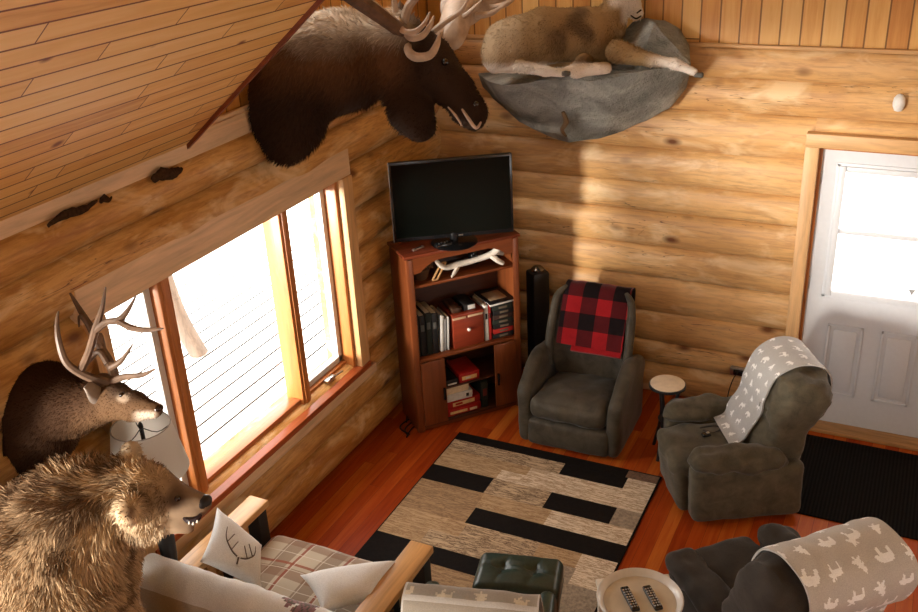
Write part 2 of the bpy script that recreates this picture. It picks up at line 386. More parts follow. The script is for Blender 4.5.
# ------------------------------------------------------------ picture window
win = bpy.data.objects.new('window_1', None); C.objects.link(win); win.location = (0, -2.5, WZ0); win['kind'] = 'structure'
def wp(name, bm, mat, par=None, **kw):
    o = obj(name, bm, mat, None, **kw); o.parent = par or win; o.matrix_parent_inverse = Matrix.Translation(Vector((0, -2.5, WZ0))).inverted(); return o
bm = B(); box(bm, (.0, -3.70, 2.02), (.075, -1.35, 2.195), .004); wp('header_board', bm, M['trim'])
bm = B(); box(bm, (.0, -1.47, .60), (.09, -1.36, 2.02), .004); wp('side_board', bm, M['trimz'])
bm = B(); box(bm, (.0, -3.68, .60), (.09, -3.57, 2.02), .004); wp('side_board', bm, M['trimz'])
bm = B(); box(bm, (-.14, -3.6, .60), (.10, -1.36, .645), .006); wp('sill', bm, M['sill'])
bm = B(); box(bm, (.07, -3.72, .53), (.10, -1.30, .60), .004); wp('apron_board', bm, M['trim'])
bm = B()
for y0, y1 in ((-3.58, -3.53), (-1.50, -1.47)): box(bm, (-.12, y0, .64), (.04, y1, 2.03), .004)
box(bm, (-.12, -3.58, 1.99), (.0, -1.47, 2.03), .003); box(bm, (-.12, -3.58, .64), (-.02, -1.47, .69), .004)
wp('outer_frame', bm, M['frame'])
for y0, y1 in ((-3.14, -3.05), (-2.08, -1.99)):
    bm = B(); box(bm, (-.12, y0, .64), (.01, y1, 2.03), .006); box(bm, (.0, y0+.022, .66), (.02, y1-.022, 2.02), .003); mo = wp('mullion', bm, M['frame'])
    bm = B(); box(bm, (.012, y0+.05, .66), (.022, y1-.004, 2.02), .002); wp('stop_strip', bm, M['trimz'], mo)
for y0, y1 in ((-3.53, -3.14), (-1.99, -1.50)):
    bm = B(); t = .045
    box(bm, (-.10, y0, .69), (-.05, y0+t*.8, 1.99), .004); box(bm, (-.10, y1-t, .69), (-.05, y1, 1.99), .004)
    box(bm, (-.10, y0, .69), (-.05, y1, .69+t), .004); box(bm, (-.10, y0, 1.99-t), (-.05, y1, 1.99), .004); sh = wp('casement_sash', bm, M['sash'])
    bm = B(); box(bm, (-.078, y0+.02, .70), (-.074, y1-.02, 1.98)); wp('pane', bm, M['glass'], sh, smooth=False)
bm = B(); box(bm, (-.078, -3.06, .68), (-.074, -2.06, 2.0)); wp('pane', bm, M['glass'], smooth=False)
bm = B()
for y0, y1 in ((-3.05, -2.08),): box(bm, (-.09, y0, .66), (-.01, y1, .70), .004)
wp('stool_rail', bm, M['framey'])
bm = B(); box(bm, (-.02, -1.80, .665), (.02, -1.70, .69), .006); tube(bm, [(.0, -1.75, .69), (.03, -1.74, .70), (.05, -1.66, .705)], .007, 6); wp('crank_handle', bm, M['steel'])
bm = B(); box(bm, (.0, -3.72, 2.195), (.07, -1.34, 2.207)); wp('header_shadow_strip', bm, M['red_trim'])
# log rafter tail / post outside and the snowy deck
bm = B()
for i in range(19): x0 = -.38-i*.19; box(bm, (x0-.162, -6, -.42), (x0, 5.5, -.35))
struct('deck_boards_under_snow', bm, M['snow'], smooth=False)
bm = B(); box(bm, (-3.96, -6, -.5), (-.35, 5.5, -.354)); struct('deck_gap_sheet', bm, M['deckgap'], smooth=False)  # dark sheet just below the board tops, painting the shaded gap lines
bm = B(); box(bm, (-60, -40, -.9), (50, 60, -.75)); struct('snow_ground', bm, M['snow'], smooth=False)
bm = B(); tube(bm, [(-2.54, -.28, -.36), (-2.70, -.32, .1), (-2.82, -.36, .9), (-3.0, -.42, 1.7), (-3.1, -.45, 3.2)], [.088, .088, .085, .085, .085], 12); tag(obj('deck_post', bm, wood('weathered_post', (.17, .13, .10), 'z', .8, .4)), 'leaning peeled log post standing on the snowy deck outside the window', 'post')

# ------------------------------------------------------------ door
door = bpy.data.objects.new('door_1', None); C.objects.link(door); door['kind'] = 'structure'
def dp(name, bm, mat, par=None, **kw): return obj(name, bm, mat, par or door, **kw)
bm = B(); box(bm, (2.735, -.105, 2.065), (3.87, -.02, 2.155), .006); dp('head_casing', bm, M['trimx'])
bm = B(); box(bm, (2.735, -.10, .0), (2.822, -.02, 2.065), .006); dp('side_casing', bm, M['trimz'])
bm = B(); box(bm, (3.77, -.10, .0), (3.86, -.02, 2.065), .006); dp('side_casing', bm, M['trimz'])
bm = B(); box(bm, (2.822, -.055, .0), (2.842, .08, 2.065), .002); box(bm, (2.822, -.055, 2.045), (3.77, .08, 2.065), .002); dp('jamb', bm, M['frame'])
bm = B(); GX0, GX1, GZ0, GZ1 = 2.99, 3.60, 1.06, 1.905
y0, y1 = -.03, .015
box(bm, (2.842, y0, .03), (GX0, y1, 2.045)); box(bm, (GX1, y0, .03), (3.76, y1, 2.045)); box(bm, (GX0, y0, GZ1), (GX1, y1, 2.045)); box(bm, (GX0, y0, .03), (GX1, y1, GZ0))
slab = dp('door_slab', bm, M['white'], smooth=False)
bm = B()
for a, b in (((GX0-.035, -.05, GZ0-.035), (GX0+.005, y0, GZ1+.035)), ((GX1-.005, -.05, GZ0-.035), (GX1+.035, y0, GZ1+.035)), ((GX0+.005, -.05, GZ1-.005), (GX1-.005, y0, GZ1+.035)), ((GX0+.005, -.05, GZ0-.035), (GX1-.005, y0, GZ0+.005))): box(bm, a, b, .007)
for a, b in (((GX0-.055, -.038, GZ0-.055), (GX1+.055, y0, GZ0-.03)), ((GX0-.055, -.038, GZ1+.03), (GX1+.055, y0, GZ1+.055)), ((GX0-.055, -.038, GZ0-.05), (GX0-.03, y0, GZ1+.05)), ((GX1+.03, -.038, GZ0-.05), (GX1+.055, y0, GZ1+.05))): box(bm, a, b, .004)
dp('lite_frame', bm, M['white'], slab)
bm = B(); box(bm, (GX0+.004, -.036, 1.474), (GX1-.004, -.01, 1.510), .006); dp('muntin', bm, M['white'], slab)
bm = B(); box(bm, (GX0-.003, -.012, GZ0-.003), (GX1+.003, -.008, GZ1+.003)); dp('pane', bm, M['glass'], slab, smooth=False)
for x0, x1 in ((3.0, 3.235), (3.345, 3.58)):
    bm = B()
    z0, z1 = .26, .81
    for a, b in (((x0, -.036, z0), (x0+.02, y0, z1)), ((x1-.02, -.036, z0), (x1, y0, z1)), ((x0, -.036, z0), (x1, y0, z0+.02)), ((x0, -.036, z1-.02), (x1, y0, z1))): box(bm, a, b, .0045)
    box(bm, (x0+.04, -.036, z0+.04), (x1-.04, y0+.002, z1-.04), .006)
    dp('raised_panel', bm, M['white'], slab)
bm = B(); prism(bm, [(3.465, -.016, 1.135), (3.515, -.016, 1.135), (3.49, -.016, 1.09)], (0, .003, 0)); dp('triangle_sticker', bm, plain('grey_sticker', (.30, .30, .30)), slab, smooth=False)
for z in (.35, 1.1, 1.85):
    bm = B(); box(bm, (2.832, -.045, z-.045), (2.85, -.028, z+.045), .003); dp('hinge', bm, M['steel'])
bm = B(); tube(bm, [(3.69, -.03, .98), (3.69, -.09, .98)], .012, 10); lathe(bm, [(.0, -.03), (.028, -.02), (.03, 0), (.022, .02), (0, .03)], 14, (3.69, -.10, .98)); dp('door_knob', bm, M['steel'], slab)
bm = B(); box(bm, (2.74, -.16, 0), (3.86, .06, .028), .006); dp('threshold', bm, M['threshold'])
# egg shaped white fixture above the door, power socket on the logs
t = thing('wall_sensor', 'small white egg-shaped fixture on the log wall above the door', 'sensor', at(899, 103, 'y', -.07))
bm = B(); lathe(bm, [(.0, -.055), (.022, -.048), (.034, -.02), (.036, .0), (.032, .03), (.018, .05), (0, .057)], 18)
for v in bm.verts: v.co.y *= .8
obj('dome', bm, plain('ivory_plastic', (.82, .80, .76), .35), t)
bm = B(); box(bm, (-.02, .0, -.035), (.02, .05, .035), .006); obj('mount', bm, M['sash'], t)
t = thing('power_outlet', 'steel power socket with black oval face, low on the wall left of the door', 'outlet', at(738, 372, 'y', -.07))
bm = B(); box(bm, (-.06, -.006, -.035), (.06, .03, .035), .01); obj('plate', bm, M['steel'], t)
bm = B(); sbox(bm, (.005, -.012, 0), (.075, .02, .045), .02, 6); obj('socket', bm, M['blackg'], t)
bm = B(); tube(bm, [(.0, -.02, 0), (-.02, -.05, -.03), (-.05, -.03, -.16), (-.06, -.02, -.30)], .004, 6); obj('cord', bm, M['black'], t)
# ------------------------------------------------------------ rugs
pass
brown = fabric('rug_brown', (.16, .085, .045), .5, scale=45); blackr = fabric('rug_black', (.007, .005, .004), .4, sheen=0, scale=40)
def streak(name, a, b):
    k = NT(name, .9, .1); f = k.noise(k.co((4, 34, 20)), 1.5, 6, .75, .6); k.col(k.ramp(f, [(.44, a), (.50, b), (.56, a)])); k.bump(f, .3, .006); return k.m
cream = streak('rug_cream', (.74, .61, .45), (.30, .18, .09)); tan = streak('rug_tan', (.50, .34, .19), (.24, .14, .07))
mott = streak('rug_mottled', (.55, .40, .25), (.07, .035, .02)); taupe = fabric('rug_taupe', (.30, .23, .16), .45, scale=50); tbd = streak('rug_tan_brown', (.40, .26, .14), (.19, .11, .06))
RX0, RX1 = .635, 2.155
def patch(rows):
    bm = B(); box(bm, (RX0, -3.35, .0), (RX1, -1.10, .010), .003, mi=3)
    for y1, y0, segs in rows:
        for x0, x1, mi in segs:
            x0 = max(x0, RX0+.012); x1 = min(x1, RX1-.012)
            f = bm.faces.new([bm.verts.new(q) for q in ((x0, y0, .0125), (x1, y0, .0125), (x1, y1, .0125), (x0, y1, .0125))]); f.material_index = mi
    return bm
rows = [(-1.115, -1.20, [(.6, 1.93, 3), (1.93, 2.2, 2)]), (-1.20, -1.33, [(.6, 1.50, 4), (1.5, 1.95, 3), (1.95, 2.2, 0)]),
        (-1.33, -1.43, [(.6, 1.3, 1), (1.3, 2.2, 0)]), (-1.43, -1.54, [(.6, 1.12, 1), (1.12, 1.52, 0), (1.52, 2.2, 0)]),
        (-1.54, -1.72, [(.6, 1.11, 3), (1.11, 1.53, 4), (1.53, 1.98, 3), (1.98, 2.2, 5)]),
        (-1.72, -1.88, [(.6, 1.12, 6), (1.12, 1.6, 1), (1.6, 2.2, 0)]),
        (-1.88, -2.05, [(.6, 1.13, 6), (1.13, 2.2, 3)]), (-2.05, -2.19, [(.6, 1.15, 1), (1.15, 1.65, 4), (1.65, 1.92, 1), (1.92, 2.2, 0)]),
        (-2.19, -2.33, [(.6, .95, 1), (.95, 1.65, 4), (1.65, 1.93, 5), (1.93, 2.2, 0)]), (-2.33, -2.48, [(.6, .9, 3), (.9, 1.48, 3), (1.48, 2.2, 5)]),
        (-2.48, -2.75, [(.6, 1.05, 3), (1.05, 1.6, 6), (1.6, 2.2, 5)]), (-2.75, -3.0, [(.6, 1.3, 1), (1.3, 2.2, 3)]), (-3.0, -3.33, [(.6, 1.3, 4), (1.3, 2.2, 0)])]
tag(obj('area_rug', patch(rows), [cream, tan, brown, blackr, mott, taupe, tbd], smooth=False), 'patchwork area rug of black, tan and cream blocks on the red wood floor', 'rug')
k = NT('ribbed_mat', .9, .1); f = k.n('ShaderNodeTexWave'); k.l(k.co(), f.inputs[0]); f.inputs['Scale'].default_value = 14; f.inputs['Distortion'].default_value = .3
k.col(k.ramp(f.outputs['Fac'], [(.2, (.004, .0035, .0035)), (.8, (.012, .011, .010))])); k.bump(f.outputs['Fac'], .5, .004)
bm = B(); box(bm, (2.90, -1.16, 0), (4.15, -.22, .012), .004); tag(obj('door_mat', bm, k.m), 'black ribbed door mat lying in front of the white door', 'mat')

# ------------------------------------------------------------ tv stand
SA = Vector((.3545, -1.2104, 0)); ang = math.atan2(-.5545+1.2104, .9103-.3545)
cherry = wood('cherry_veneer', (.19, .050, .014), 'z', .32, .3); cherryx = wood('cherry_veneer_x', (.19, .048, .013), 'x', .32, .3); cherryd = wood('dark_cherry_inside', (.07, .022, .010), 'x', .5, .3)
st = thing('tv_stand', 'tall cherry-brown bookcase standing diagonally in the corner with the television on top', 'bookcase', SA, ang)
W, D, H = .86, .33, 1.415
def sp(name, a, b, m_=None, bev=.004, par=None):
    bm = B(); box(bm, a, b, bev); return obj(name, bm, m_ or cherry, par or st)
sp('side_panel', (0, 0, 0), (.022, D, H-.022)); sp('side_panel', (W-.022, 0, 0), (W, D, H-.022))
sp('back_panel', (.02, D-.012, 0), (W-.02, D, H-.02), cherryd); sp('top', (-.012, -.015, H-.024), (W+.012, D+.005, H), wood('dark_red_top', (.17, .035, .014), 'x', .25), .006)
sp('shelf', (.022, .01, 1.155), (W-.022, D-.012, 1.175), cherryx); sp('shelf', (.022, .0, .575), (W-.022, D-.012, .60), cherryx)
sp('shelf', (.022, .01, .30), (W-.022, D-.012, .315), cherryd); sp('bottom', (.022, 0, .03), (W-.022, D-.012, .055), cherryd); sp('kick_board', (.02, .01, 0), (W-.02, .03, .04), cherryx)
for x0 in (.0, W-.05): sp('stile', (x0, -.008, 0), (x0+.05, .0, H-.03))
bm = B(); N = 16; top = []; bot = []
for i in range(N+1):
    t_ = i/N; x = .05+(W-.10)*t_; e = min(t_, 1-t_)
    zz = H-.14 if e < .06 else H-.14+.075*min(1, ((e-.06)/.16))**.7
    top.append(Vector((x, 0, H-.024))); bot.append(Vector((x, 0, zz)))
loft(bm, [bot, top, [p+Vector((0, -.008, 0)) for p in top], [p+Vector((0, -.008, 0)) for p in bot], bot], False, closed=False)
obj('arched_valance', bm, cherryx, st, smooth=False)
for x0, x1, hx in ((.05, .235, .215), (.635, W-.05, .655)):
    d = sp('door', (x0, -.02, .05), (x1, -.002, .575))
    sp('handle', (hx-.008, -.038, .24), (hx+.008, -.02, .34), M['blackg'], .004, d)
SM = Matrix.Translation(SA) @ Matrix.Rotation(ang, 4, 'Z')
def on_st(name, label, cat, x, y, z, rz=0, group=None): return thing(name, label, cat, SM @ Vector((x, y, z)), ang+rz, group)
def sbit(par, name, a, b, mt, bev=.003):
    bm = B(); box(bm, a, b, bev); return obj(name, bm, mt, par)
paper = plain('page_edges', (.55, .48, .36), .8)
def book(label, x, z, th, h, d, mt, lean=0, group=None, y=.04, cat='book', name='book', spine=None):
    t = on_st(name, label, cat, x, y, z, 0, group); t.rotation_euler = (0, lean, ang)
    sbit(t, 'cover', (0, 0, 0), (th, d, h), mt, .004)
    sbit(t, 'pages', (.004, .012, .005), (th-.004, d+.002, h+.0015), paper, .001)
    if spine: sbit(t, 'spine_label', (.2*th, -.0015, h*.62), (.8*th, .002, h*.78), spine, .0005)
    return t
dkg = plain('dark_green_cloth', (.015, .02, .015), .6); dkb = plain('near_black_cover', (.013, .012, .012), .5); whi = plain('white_cover', (.62, .60, .56), .5); redc = plain('red_cover', (.35, .02, .015), .45)
for i, (nm, mt) in enumerate((('furthest left', dkg), ('second from the left', dkb), ('third from the left', dkg), ('against the white notebooks', dkb))):
    book('black ring binder on the middle shelf, '+nm, .035+i*.047, .60, .043, .335-.012*(i % 2), .22, mt, 0, 'dark binders on the middle shelf', name='ring_binder', cat='binder', spine=plain('grey_label', (.10, .10, .09)))
book('thin white notebook leaning beside the dark binders', .232, .603, .022, .285, .21, whi, .06, 'white notebooks on the middle shelf', name='notebook', cat='notebook')
book('white spiral notebook with dark spine line, middle one of the leaning trio', .262, .602, .014, .255, .20, plain('grey_cover', (.28, .27, .26)), .06, 'white notebooks on the middle shelf', name='notebook', cat='notebook')
book('narrow white notebook leaning against the red wooden box', .286, .602, .014, .265, .20, whi, .05, 'white notebooks on the middle shelf', name='notebook', cat='notebook')
t = on_st('wooden_chest', 'red-brown wooden box with round white knob on the middle shelf', 'box', .335, .03, .60)
rb = wood('red_chest_wood', (.24, .035, .014), 'x', .35, .3); sbit(t, 'body', (0, 0, 0), (.245, .26, .235), rb, .006); sbit(t, 'lid', (-.003, -.004, .237), (.248, .262, .272), rb, .008)
bm = B(); lathe(bm, [(.0, -.012), (.012, -.008), (.014, 0), (.008, .01), (0, .012)], 12, (0, 0, 0)); bmesh.ops.rotate(bm, verts=bm.verts, matrix=Matrix.Rotation(R(90), 3, 'X')); bmesh.ops.translate(bm, verts=bm.verts, vec=(.12, -.012, .14)); obj('knob', bm, plain('china_knob', (.8, .74, .66), .3), t)
for x0, x1, nm in ((-.002, .10, 0), (.118, .235, 1)): sbit(t, 'brass_edge', (x0, -.009, .236), (x1, .004, .252), plain('pale_edge', (.55, .38, .24), .4), .002)
t = on_st('camera_box', 'small dark box with a white label lying on top of the red wooden box', 'box', .44, .06, .872); sbit(t, 'body', (0, 0, 0), (.09, .19, .05), dkb, .005); sbit(t, 'label', (.03, -.002, .008), (.088, .002, .042), whi, .001)
t = on_st('leather_case', 'long brown leather case lying behind the notebooks on the red box', 'case', .345, .05, .872); sbit(t, 'body', (0, 0, 0), (.075, .20, .045), plain('brown_leather', (.055, .025, .014), .4), .015)
for i in range(2): book(('white and black striped upright magazine against the red wooden box' if i == 0 else 'thin red upright book beside the stack of dark books'), .592+i*.034, .60, .03 if i == 0 else .02, .285, .21, whi if i == 0 else redc, 0, 'upright books right of the red box', spine=dkb)
for i in range(7):
    mt = (dkb, redc, dkb, dkg, plain('dark_brown_cover', (.04, .02, .015)), dkb, dkg)[i]
    z = .60+i*.038; t = on_st('book', 'dark hardback book in the right-hand stack, '+('lowest', 'second from bottom, red', 'third from bottom', 'middle', 'fifth from bottom, brown', 'sixth from bottom', 'just under the white-edged album')[i], 'book', .655+.004*(i % 3), .035, z, .01*((i*5) % 3-1), 'books stacked flat on the middle shelf')
    sbit(t, 'cover', (0, 0, 0), (.165, .22, .036), mt, .003); sbit(t, 'pages', (.004, .004, .005), (.167, .216, .031), paper, .001); sbit(t, 'spine_label', (.05, -.0015, .010), (.12, .002, .026), plain('faded_title', (.12, .09, .06)), .0005)
t = on_st('photo_album', 'large white-edged album with a tan cover picture on top of the book stack', 'album', .630, .02, .870, .05); sbit(t, 'cover', (0, 0, .0), (.21, .26, .006), dkb); sbit(t, 'pages', (.002, .002, .006), (.208, .258, .020), whi, .001); c_ = sbit(t, 'cover', (0, 0, .020), (.21, .26, .028), dkb); sbit(t, 'cover_picture', (.03, .05, .028), (.17, .20, .0295), plain('tan_print', (.38, .28, .17)), .0003)
# top shelf
bm = B(); z = 1.195; Q = lambda x, y, zz: Vector((x, y, zz))
tube(bm, [Q(.22, .02, 1.345), Q(.30, .05, 1.255), Q(.42, .07, 1.245), Q(.56, .06, 1.255), Q(.68, .04, 1.285), Q(.735, .04, 1.33)], [.012, .020, .024, .020, .024, .030], 10)
tube(bm, [Q(.42, .07, 1.240), Q(.37, .03, 1.205), Q(.335, .01, 1.187)], [.018, .014, .006], 8); tube(bm, [Q(.66, .04, 1.275), Q(.70, .02, 1.235), Q(.745, .02, 1.20)], [.022, .02, .016], 8); tube(bm, [Q(.69, .05, 1.29), Q(.765, .06, 1.26)], [.02, .018], 8)
o = obj('shed_antler', bm, plain('bleached_bone', (.66, .60, .52), .6)); o.location = SA; o.rotation_euler = (0, 0, ang); tag(o, 'bleached white bone or antler lying on the top shelf of the bookcase', 'antler')
t = on_st('basket', 'small woven basket of dark odds and ends at the left of the top shelf', 'basket', .10, .06, 1.176)
bm = B(); lathe(bm, [(.05, 0), (.065, .05), (.07, .08), (.062, .078), (.045, .01)], 16, (.05, .07, 0)); obj('bowl', bm, wood('dark_wicker', (.10, .045, .02), 'x', .6, .5), t); t.name = 'basket'
for j in range(3):
    bm = B(); tube(bm, [Vector((.03+.02*j, .04, .06)), Vector((.05+.03*j, .07, .12)), Vector((.09+.02*j, .03, .075))], .009, 6); obj('strap', bm, plain('brown_strap', (.20, .10, .05)), t)
t = on_st('picture_easel', 'pale wooden slat easel leaning at the left of the top shelf', 'easel', .20, .03, 1.176); bm = B()
tube(bm, [(0, 0, .008), (.085, .03, .11)], .008, 6, 1); tube(bm, [(.035, 0, .008), (.12, .03, .11)], .008, 6, 1); tube(bm, [(0, 0, .008), (.035, 0, .008)], .007, 6, 1); tube(bm, [(.085, .03, .11), (.12, .03, .11)], .007, 6, 1); obj('rails', bm, wood('light_wood', (.5, .28, .12), 'x'), t)
t = on_st('keepsake_jar', 'dark glass jar at the back right of the top shelf', 'jar', .60, .20, 1.176); bm = B(); lathe(bm, [(.04, 0), (.045, .04), (.04, .09), (.02, .11), (.02, .12)], 14); obj('body', bm, M['blackg'], t)
# games in the lower compartment
def game(label, x, z, w_, d_, h_, mt, extra, group='board games in the lower cupboard', rz=0, nm='game_box'):
    t = on_st(nm, label, 'game box', x, .015, z, rz, group); sbit(t, 'body', (0, 0, 0), (w_, d_, h_*.45), mt, .002); sbit(t, 'lid', (-.003, -.003, h_*.3), (w_+.003, d_+.003, h_), mt, .003)
    for a, b, mm in extra: sbit(t, 'lid_print', a, b, mm, .0005)
ry = plain('game_red', (.36, .014, .010), .45); yl = plain('game_yellow', (.70, .48, .20), .5); crm = plain('game_cream', (.66, .52, .34), .6)
game('red game box with yellow print at the bottom of the cupboard pile', .245, .057, .27, .26, .058, ry, [((.02, -.005, .014), (.16, -.002, .034), yl), ((.18, -.005, .01), (.24, -.002, .03), crm)])
game('red game box with cream lettering, second from the bottom of the pile', .250, .117, .265, .25, .06, ry, [((.04, -.005, .016), (.22, -.002, .046), yl), ((.06, -.0055, .022), (.12, -.002, .040), ry)], rz=.03)
game('white game box with a black round spot in the cupboard pile', .250, .180, .20, .24, .062, whi, [((.15, -.005, .018), (.172, -.002, .044), dkb)], rz=-.02)
game('pale cream game box on top of the white one', .245, .243, .18, .22, .054, crm, [], rz=.02)
game('bright red and yellow game box on the upper cupboard shelf', .355, .317, .16, .24, .075, ry, [((.02, -.005, .02), (.14, -.002, .05), yl), ((.05, -.0055, .028), (.09, -.002, .042), whi)])
game('black box with a white edge beside the red game on the upper cupboard shelf', .25, .317, .09, .22, .05, dkb, [((.01, -.005, .008), (.08, -.002, .02), whi)])
game('dark green game box standing at the right of the cupboard', .53, .057, .05, .24, .22, dkg, [((.01, -.005, .10), (.04, -.002, .16), plain('dull_red', (.18, .03, .02)))])
# television
t0, t1 = at(394, 243, 'z', 1.46), at(514, 232, 'z', 1.46)
ta = math.atan2(t1.y-t0.y, t1.x-t0.x); TW = (t1-t0).length; t0.z = 1.418
cx = (t0+t1)/2; tcen = cx
tv = thing('television', 'black flat-screen television on top of the corner bookcase', 'television', (tcen.x, tcen.y, H), ta)
hw = TW/2; z0, z1 = .045, .615
bm = B(); box(bm, (-hw, .0, z0), (hw, .035, z1), .008); box(bm, (-hw*.6, .03, z0+.08), (hw*.6, .07, z1-.12), .015); body = obj('casing', bm, M['blackg'], tv)
k = NT('lcd_screen', .15, .15); k.col((.004, .005, .004)); bm = B(); box(bm, (-hw+.018, -.002, z0+.03), (hw-.018, .002, z1-.018)); obj('screen', bm, k.m, tv, smooth=False)
bm = B(); box(bm, (-hw-.002, -.003, z0), (-hw+.005, .02, z1), .001); obj('bezel_edge', bm, plain('silver_edge', (.35, .36, .38), .25, metal=.6), tv)
bm = B(); box(bm, (.03, -.003, z0+.010), (.062, .0, z0+.02), .0005); obj('maker_badge', bm, M['steel'], tv)
bm = B(); lathe(bm, [(.16, 0), (.165, .006), (.15, .012), (.03, .016)], 28, (0, .02, 0)); tube(bm, [(0, .02, .01), (0, .02, .08)], .03, 10, 1); obj('foot', bm, M['blackg'], tv)
t = on_st('remote_control', 'small silver remote lying on the left of the bookcase top', 'remote', .085, .055, H, .35); sbit(t, 'body', (0, 0, 0), (.10, .022, .014), M['steel'], .004); sbit(t, 'buttons', (.02, .004, .013), (.08, .018, .016), M['black'], .001)
t = on_st('game_controller', 'tangle of small black gadgets in front of the television foot', 'gadget', .24, .01, H); sbit(t, 'body', (0, 0, 0), (.12, .06, .03), M['blackg'], .012)
for j in range(4):
    bm = B(); lathe(bm, [(.006, 0), (.007, .006), (.0, .008)], 8, (.025+.022*j, .02+.008*(j % 2), .029)); obj('button', bm, M['steel'], t)
# tall black thing behind the bookcase
t = thing('speaker_tower', 'tall slim black speaker with a shiny round top, between the bookcase and the plaid recliner', 'speaker', (.93, -.24, 0), ang)
bm = B(); box(bm, (-.07, -.07, .03), (.07, .07, 1.0), .02); obj('cabinet', bm, M['black'], t)
bm = B(); box(bm, (-.11, -.11, 0), (.11, .11, .03), .008); obj('plinth', bm, M['blackg'], t)
bm = B(); lathe(bm, [(.05, 0), (.05, .02), (.03, .04), (0, .045)], 18, (0, 0, .995)); obj('tweeter_dome', bm, plain('smoked_chrome', (.25, .25, .24), .2, metal=1), t)
bm = B(); 
for j in range(3): tube(bm, [(.20+.1*j, -1.12+.05*j, .006), (.16, -1.0, .02+.01*j), (.25+.03*j, -.9, .007), (.18+.05*j, -1.18, .006), (.30, -1.26-.02*j, .006)], .006, 6)
tag(obj('power_cables', bm, M['black']), 'coil of black cables on the floor at the left foot of the bookcase', 'cables')

# ------------------------------------------------------------ seating
olive = fabric('olive_velour', (.088, .074, .048), .45, .8, .25, 10); olive1 = fabric('dark_olive_leatherette', (.072, .061, .044), .5, .45, .15, 9)
brownv = fabric('charcoal_brown_velour', (.040, .033, .026), .3, .8, .15, 10)
TREE = [(.5, 1), (.32, .72), (.42, .74), (.22, .45), (.36, .48), (.1, .15), (.44, .18), (.44, 0), (.56, 0), (.56, .18), (.9, .15), (.64, .48), (.78, .45), (.58, .74), (.68, .72)]
MOOSE = [(.05, .0), (.12, .0), (.16, .35), (.3, .38), (.55, .36), (.6, 0), (.68, 0), (.72, .42), (.8, .55), (.98, .48), (1, .58), (.84, .78), (.95, .98), (.8, .9), (.75, 1), (.7, .82), (.55, .95), (.62, .72), (.5, .7), (.2, .72), (.06, .6), (.0, .4)]
BEAR = [(.05, 0), (.2, 0), (.24, .3), (.55, .3), (.58, 0), (.74, 0), (.76, .4), (.95, .35), (1, .48), (.88, .68), (.8, .7), (.6, .78), (.3, .72), (.08, .62), (0, .4)]
def inpoly(x, y, P):
    c = False; j = len(P)-1
    for i in range(len(P)):
        if ((P[i][1] > y) != (P[j][1] > y)) and x < (P[j][0]-P[i][0])*(y-P[i][1])/(P[j][1]-P[i][1])+P[i][0]: c = not c
        j = i
    return c
def motif_fn(cell=.135, seed=0, size=.62):
    def f(x, s):
        i, j = math.floor(x/cell+.5*(math.floor(s/cell) % 2)), math.floor(s/cell)
        lx = x/cell+.5*(j % 2)-i; ly = s/cell-j
        h = (i*7+j*13+seed) % 3; a = ((i*31+j*17) % 7-3)*.12
        u, v = (lx-.5), (ly-.5); u, v = u*math.cos(a)-v*math.sin(a), u*math.sin(a)+v*math.cos(a)
        sz = size*(.8+.25*((i*5+j*3) % 3)/2)
        return 1 if inpoly(u/sz+.5, (v/sz+.5), (TREE, MOOSE, BEAR)[h]) else 0
    return f
def arc(prof):
    s = [0]
    for a, b in zip(prof, prof[1:]): s.append(s[-1]+(b-a).length)
    return s
